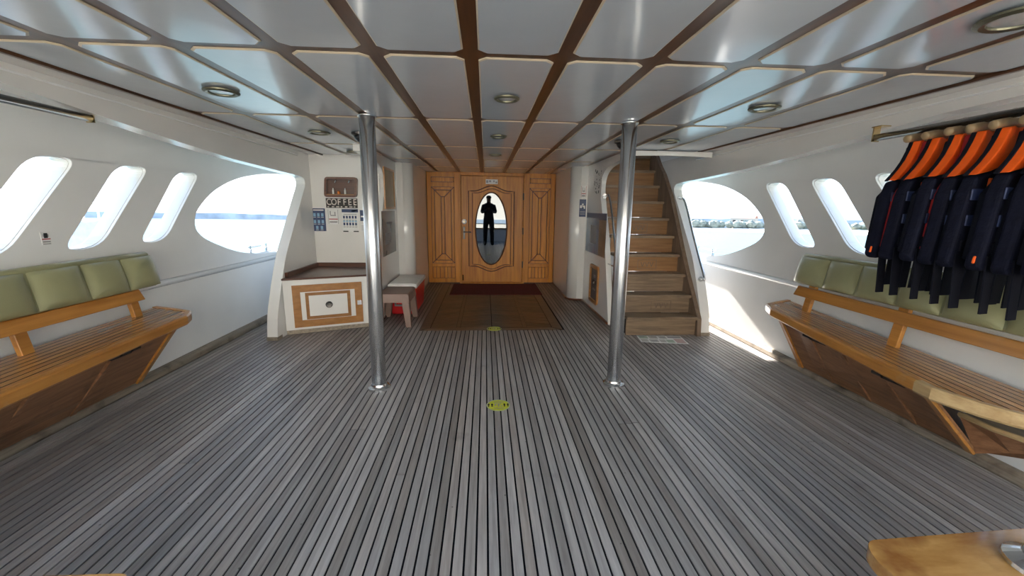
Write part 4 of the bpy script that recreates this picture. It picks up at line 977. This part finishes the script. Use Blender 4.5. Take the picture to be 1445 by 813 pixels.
# ---- the photographer, mirrored in the oval glass
per = thing('person', 'person in dark clothes with a backpack, mirrored in the oval door glass', 'person', (-.05, -.42, 0))
def skinned(name, verts, edges, radii, mat, parent, sub=1, root=0):
    me = bpy.data.meshes.new(name); off = parent_loc(parent); me.from_pydata([tuple(Vector(v) - off) for v in verts], edges, [])
    me.materials.append(M[mat]); o = bpy.data.objects.new(name, me); COL.objects.link(o); o.parent = parent
    md = o.modifiers.new('skin', 'SKIN'); md.use_smooth_shade = True
    for i, r in enumerate(radii): me.skin_vertices[0].data[i].radius = (r if isinstance(r, tuple) else (r, r)); me.skin_vertices[0].data[i].use_root = (i == root)
    s_ = o.modifiers.new('sub', 'SUBSURF'); s_.levels = sub; s_.render_levels = sub
    return o
px, py = .12, -.42
bv = [(px, py, .92), (px, py, 1.10), (px, py, 1.30), (px, py + .01, 1.44), (px, py + .02, 1.52), (px, py + .03, 1.60), (px, py + .03, 1.70),
      (px - .19, py, 1.40), (px - .25, py + .08, 1.18), (px - .07, py + .30, 1.26), (px + .19, py, 1.40), (px + .25, py + .08, 1.18), (px + .07, py + .30, 1.26),
      (px - .10, py, .86), (px - .12, py + .02, .48), (px - .13, py, .08), (px - .14, py + .14, .045), (px + .10, py, .86), (px + .12, py + .02, .48), (px + .13, py, .08), (px + .14, py + .14, .045)]
be = [(0, 1), (1, 2), (2, 3), (3, 4), (4, 5), (5, 6), (3, 7), (7, 8), (8, 9), (3, 10), (10, 11), (11, 12), (0, 13), (13, 14), (14, 15), (15, 16), (0, 17), (17, 18), (18, 19), (19, 20)]
br = [.175, .175, .19, .13, .06, .085, .085, .085, .065, .036, .085, .065, .036, .12, .09, .07, .05, .12, .09, .07, .05]
skinned('body', bv, be, br, 'cloth_dark', per, 2)
hm = MB()
prof = []
for i in range(13):
    a = math.pi * i / 12
    for jn in range(16):
        t = 2 * math.pi * jn / 16; prof.append((px + .078 * math.sin(a) * math.cos(t), py + .035 + .095 * math.sin(a) * math.sin(t) + (.012 if abs(t - math.pi / 2) < .3 and 5 < i < 9 else 0), 1.655 + .118 * math.cos(a)))
hm.add(prof, [(i * 16 + jn, i * 16 + (jn + 1) % 16, (i + 1) * 16 + (jn + 1) % 16, (i + 1) * 16 + jn) for i in range(12) for jn in range(16)])
hd_ = hm.build('head', 'skin', per, smooth=True)
MB().lathe([(.088, 0), (.095, .03), (.08, .075), (.03, .10)], (px, py + .025, 1.685), 18).box(px - .06, px + .06, py + .09, py + .19, 1.69, 1.70).build('cap', 'cloth_grey', per)
for sg in (-1, 1):
    hb = Vector((px + sg * .07, py + .30, 1.27)); inw = -sg
    vv = [tuple(hb), tuple(hb + Vector((inw * .02, .04, .03)))]; ee = [(0, 1)]; rr = [(.03, .018), (.032, .016)]
    for f_ in range(4):
        b0 = hb + Vector((inw * .025, .05, .012 + .020 * f_)); vv += [tuple(b0), tuple(b0 + Vector((inw * .03, .022, .004))), tuple(b0 + Vector((inw * .048, .008, .004)))]
        k0 = 2 + 3 * f_; ee += [(1, k0), (k0, k0 + 1), (k0 + 1, k0 + 2)]; rr += [.010, .009, .008]
    vv += [tuple(hb + Vector((inw * .01, .02, .055))), tuple(hb + Vector((inw * .03, .03, .085)))]; ee += [(1, 14), (14, 15)]; rr += [.011, .009]
    skinned('hand', vv, ee, rr, 'skin', per, 1)
tag(MB().box(px - .08, px + .08, py + .365, py + .374, 1.262, 1.345).build('phone', 'black_plastic', bevel=.006), 'black phone held in both hands by the mirrored person', 'phone')
bp_ = thing('backpack', 'dark backpack worn by the mirrored person', 'bag', (px, py - .2, 1.0))
MB().box(px - .16, px + .16, py - .36, py - .155, .98, 1.46).build('pack', 'cloth_dark', bp_, bevel=.05, seg=4)
for sg in (-1, 1): MB().tube([(px + sg * .11, py - .17, 1.40), (px + sg * .12, py - .02, 1.50), (px + sg * .13, py + .17, 1.36), (px + sg * .15, py + .05, 1.10), (px + sg * .14, py - .17, 1.05)], .018, 8).build('shoulder_strap', 'black_plastic', bp_)

# ================================================================== OUTSIDE: WATER, SHORES, NEIGHBOURING BOAT
SA, SB, SC = -.0016, -.0316, -1.35            # the boat floats a little bow-up: the sea plane is tilted in its frame
def seaz(x, y): return SC + SA * x + SB * y
Rr_ = 2500.0
sea = MB()
sea.add([(-Rr_, -Rr_, seaz(-Rr_, -Rr_)), (Rr_, -Rr_, seaz(Rr_, -Rr_)), (Rr_, Rr_, seaz(Rr_, Rr_)), (-Rr_, Rr_, seaz(-Rr_, Rr_))], [(0, 1, 2, 3)])
tag(sea.build('sea', 'water'), 'calm pale water all round the boat', 'sea', kind='stuff')
random.seed(5)
def ridge(name, label, x0, y0, x1, y1, hmin, hmax, depth, mat, n=60):
    d = Vector((x1 - x0, y1 - y0)); pr_ = Vector((-d.y, d.x)).normalized() * depth; mb = MB(); A = []; B = []; C_ = []
    for j in range(n + 1):
        u = j / n; p = Vector((x0, y0)) + d * u; z = seaz(p.x, p.y)
        h = lerp(hmin, hmax, .5 + .28 * math.sin(u * 7.3 + 1) + .22 * math.sin(u * 23.1)) + random.uniform(-.06, .06) * hmax
        A.append((p.x, p.y, z - .5)); B.append((p.x + pr_.x * .5, p.y + pr_.y * .5, z + h)); C_.append((p.x + pr_.x, p.y + pr_.y, z - .5))
    mb.strip(A, B); mb.strip(B, C_); o = mb.build(name, mat); return tag(o, label, 'hills', kind='stuff')
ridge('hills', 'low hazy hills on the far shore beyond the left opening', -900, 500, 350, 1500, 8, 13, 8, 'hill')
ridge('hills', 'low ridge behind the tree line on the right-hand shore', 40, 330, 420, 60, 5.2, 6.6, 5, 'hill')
# right-hand shore: beach, trees, houses along a line about 150 m off
S0, S1 = Vector((70, 160)), Vector((185, 45)); sd = (S1 - S0); sn = Vector((sd.y, -sd.x)).normalized() * -1
bch = MB(); A = []; B = []
for j in range(25):
    p = S0.lerp(S1, j / 24); q = p + sn * 18
    A.append((p.x, p.y, seaz(p.x, p.y) - .05)); B.append((q.x, q.y, seaz(q.x, q.y) + 1.4))
bch.strip(A, B); tag(bch.build('beach', 'sand'), 'pale sandy beach along the right-hand shore', 'beach', kind='stuff')
tree_me = None
def crown():
    bm = bmesh.new(); bmesh.ops.create_icosphere(bm, subdivisions=2, radius=1)
    for v in bm.verts:
        k_ = 1 + random.uniform(-.22, .18); v.co = v.co * k_
    me = bpy.data.meshes.new('shore_tree'); bm.to_mesh(me); bm.free(); me.materials.append(M['tree_hazed']); return me
cms = [crown() for _ in range(3)]
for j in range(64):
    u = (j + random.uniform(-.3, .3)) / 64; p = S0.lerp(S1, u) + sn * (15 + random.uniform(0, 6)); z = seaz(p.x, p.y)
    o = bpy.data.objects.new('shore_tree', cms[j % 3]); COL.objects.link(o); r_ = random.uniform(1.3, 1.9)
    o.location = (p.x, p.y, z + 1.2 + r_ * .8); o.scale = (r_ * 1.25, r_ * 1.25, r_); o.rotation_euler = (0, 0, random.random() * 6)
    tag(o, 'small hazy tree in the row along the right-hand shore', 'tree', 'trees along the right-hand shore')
for j, (u, w, h, mt) in enumerate(((.14, 9, 5.2, 'house'), (.30, 14, 4.8, 'house_blue'), (.46, 8, 5.6, 'house'), (.60, 11, 5.2, 'house'), (.74, 12, 6.0, 'house'), (.88, 9, 5.4, 'house'))):
    p = S0.lerp(S1, u) + sn * 27; z = seaz(p.x, p.y); e = sd.normalized() * w / 2; f_ = sn.normalized() * 6
    t = thing('shore_house', ['pale house at the left end of the shore row', 'long blue-roofed shed behind the shore trees', 'tall pale house right of the blue-roofed shed', 'pale house in the middle of the shore row', 'wide pale house near the right end of the shore row', 'pale house at the right end of the shore row'][j], 'house', (p.x, p.y, z), 'houses on the right-hand shore')
    c4 = [p - e, p + e, p + e + f_, p - e + f_]
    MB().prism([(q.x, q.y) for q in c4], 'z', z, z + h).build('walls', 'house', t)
    m1, m2 = (c4[0] + c4[3]) / 2, (c4[1] + c4[2]) / 2
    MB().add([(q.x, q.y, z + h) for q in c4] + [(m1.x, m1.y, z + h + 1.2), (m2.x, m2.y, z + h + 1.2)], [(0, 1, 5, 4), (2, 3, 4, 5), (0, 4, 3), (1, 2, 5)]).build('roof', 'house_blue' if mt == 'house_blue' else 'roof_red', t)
    wm = MB(); ed = sd.normalized(); od = -sn.normalized()
    for k in range(3):
        q = p - e + ed * (w * (k + .5) / 3); a_ = q - ed * .5 + od * .05; b2 = q + ed * .5 + od * .05
        wm.add([(a_.x, a_.y, z + h * .62), (b2.x, b2.y, z + h * .62), (b2.x, b2.y, z + h * .85), (a_.x, a_.y, z + h * .85)], [(0, 1, 2, 3)])
    wm.build('windows', 'boat_dark', t)
# white boat moored off the left side
nb = thing('moored_boat', 'white motor boat moored outside the nearest left slot', 'boat', (-10.2, 6.5, 0))
zb = seaz(-10, 7)
MB().hexa([(-11.2, 1.5, zb - .3), (-9.2, 1.5, zb - .3), (-9.4, 9.6, zb - .3), (-11.0, 9.6, zb - .3), (-11.5, 1.2, .75), (-8.95, 1.2, .75), (-9.5, 11.2, .95), (-10.9, 11.2, .95)]).build('hull', 'boat_white', nb, bevel=.05)
MB().hexa([(-11.3, 2.0, .75), (-9.05, 2.0, .75), (-9.1, 9.1, .80), (-11.2, 9.1, .80), (-11.2, 2.2, 1.62), (-9.15, 2.2, 1.62), (-9.2, 8.5, 1.56), (-11.1, 8.5, 1.56)]).build('cabin', 'boat_white', nb, bevel=.04)
for (ya, yb) in ((3.0, 5.6), (5.8, 8.3)): MB().hexa([(-9.06, ya, 1.02), (-9.04, ya, 1.02), (-9.06, yb, 1.02), (-9.08, yb, 1.02), (-9.12, ya, 1.48), (-9.10, ya, 1.48), (-9.12, yb - .15, 1.46), (-9.14, yb - .15, 1.46)]).build('cabin_window', 'boat_dark', nb)
rl2 = MB()
for y in (9.6, 10.0, 10.4, 10.8): rl2.tube([(-9.45 - (y - 9) * .02, y, .9), (-9.45 - (y - 9) * .02, y, 1.30)], .025, 6)
rl2.tube([(-9.45, 9.5, 1.30), (-9.52, 11.0, 1.34)], .025, 6); rl2.build('bow_rail', 'chrome', nb)
MB().tube([(-10.2, 10.1, .95), (-10.2, 10.1, 1.28)], .10, 8).build('windlass', 'steel_dark', nb)
# mirrored quay shed, built tall, pale and close astern to bounce sunlight inside
qs = thing('quay_bounce_shed', 'pale shed on the quay astern, set close to bounce sunlight, mirrored in the door glass', 'building', (0, -6, 0))
MB().box(-8, 8, -9, -5.2, seaz(0, -5) + .0, 3.1).build('walls', 'quay', qs)
MB().box(-8, 8, -5.2, -5.12, .62, .80).build('band', 'house_blue', qs)
rl_ = MB()
for j in range(40): rl_.box(-8 + j * .4, -7.93 + j * .4, -5.30, -5.2, 3.1, 4.0)
rl_.box(-8, 8, -5.32, -5.2, 4.0, 4.08).build('railing', 'boat_white', qs)
# mooring bitts on the rails outside the big openings
def bitts(label, x, ya, yb, z):
    t = thing('mooring_bitts', label, 'bitts', (x, (ya + yb) / 2, z), 'mooring bitts on the rails')
    MB().box(x - .03, x + .03, ya - .05, yb + .05, z, z + .012).build('base', 'chrome', t)
    for y in (ya, yb): MB().tube([(x, y, z + .01), (x, y, z + .10)], .014, 8).build('post', 'chrome', t, smooth=True)
    MB().tube([(x, ya - .06, z + .085), (x, yb - .12, z + .085)], .010, 8).build('crossbar', 'chrome', t)
bitts('steel mooring bitts on the rail in the left opening', XL - .085, 4.86, 5.20, .785)
bitts('steel mooring bitts on the rail in the right opening', XR + .085, 4.90, 5.25, .785)
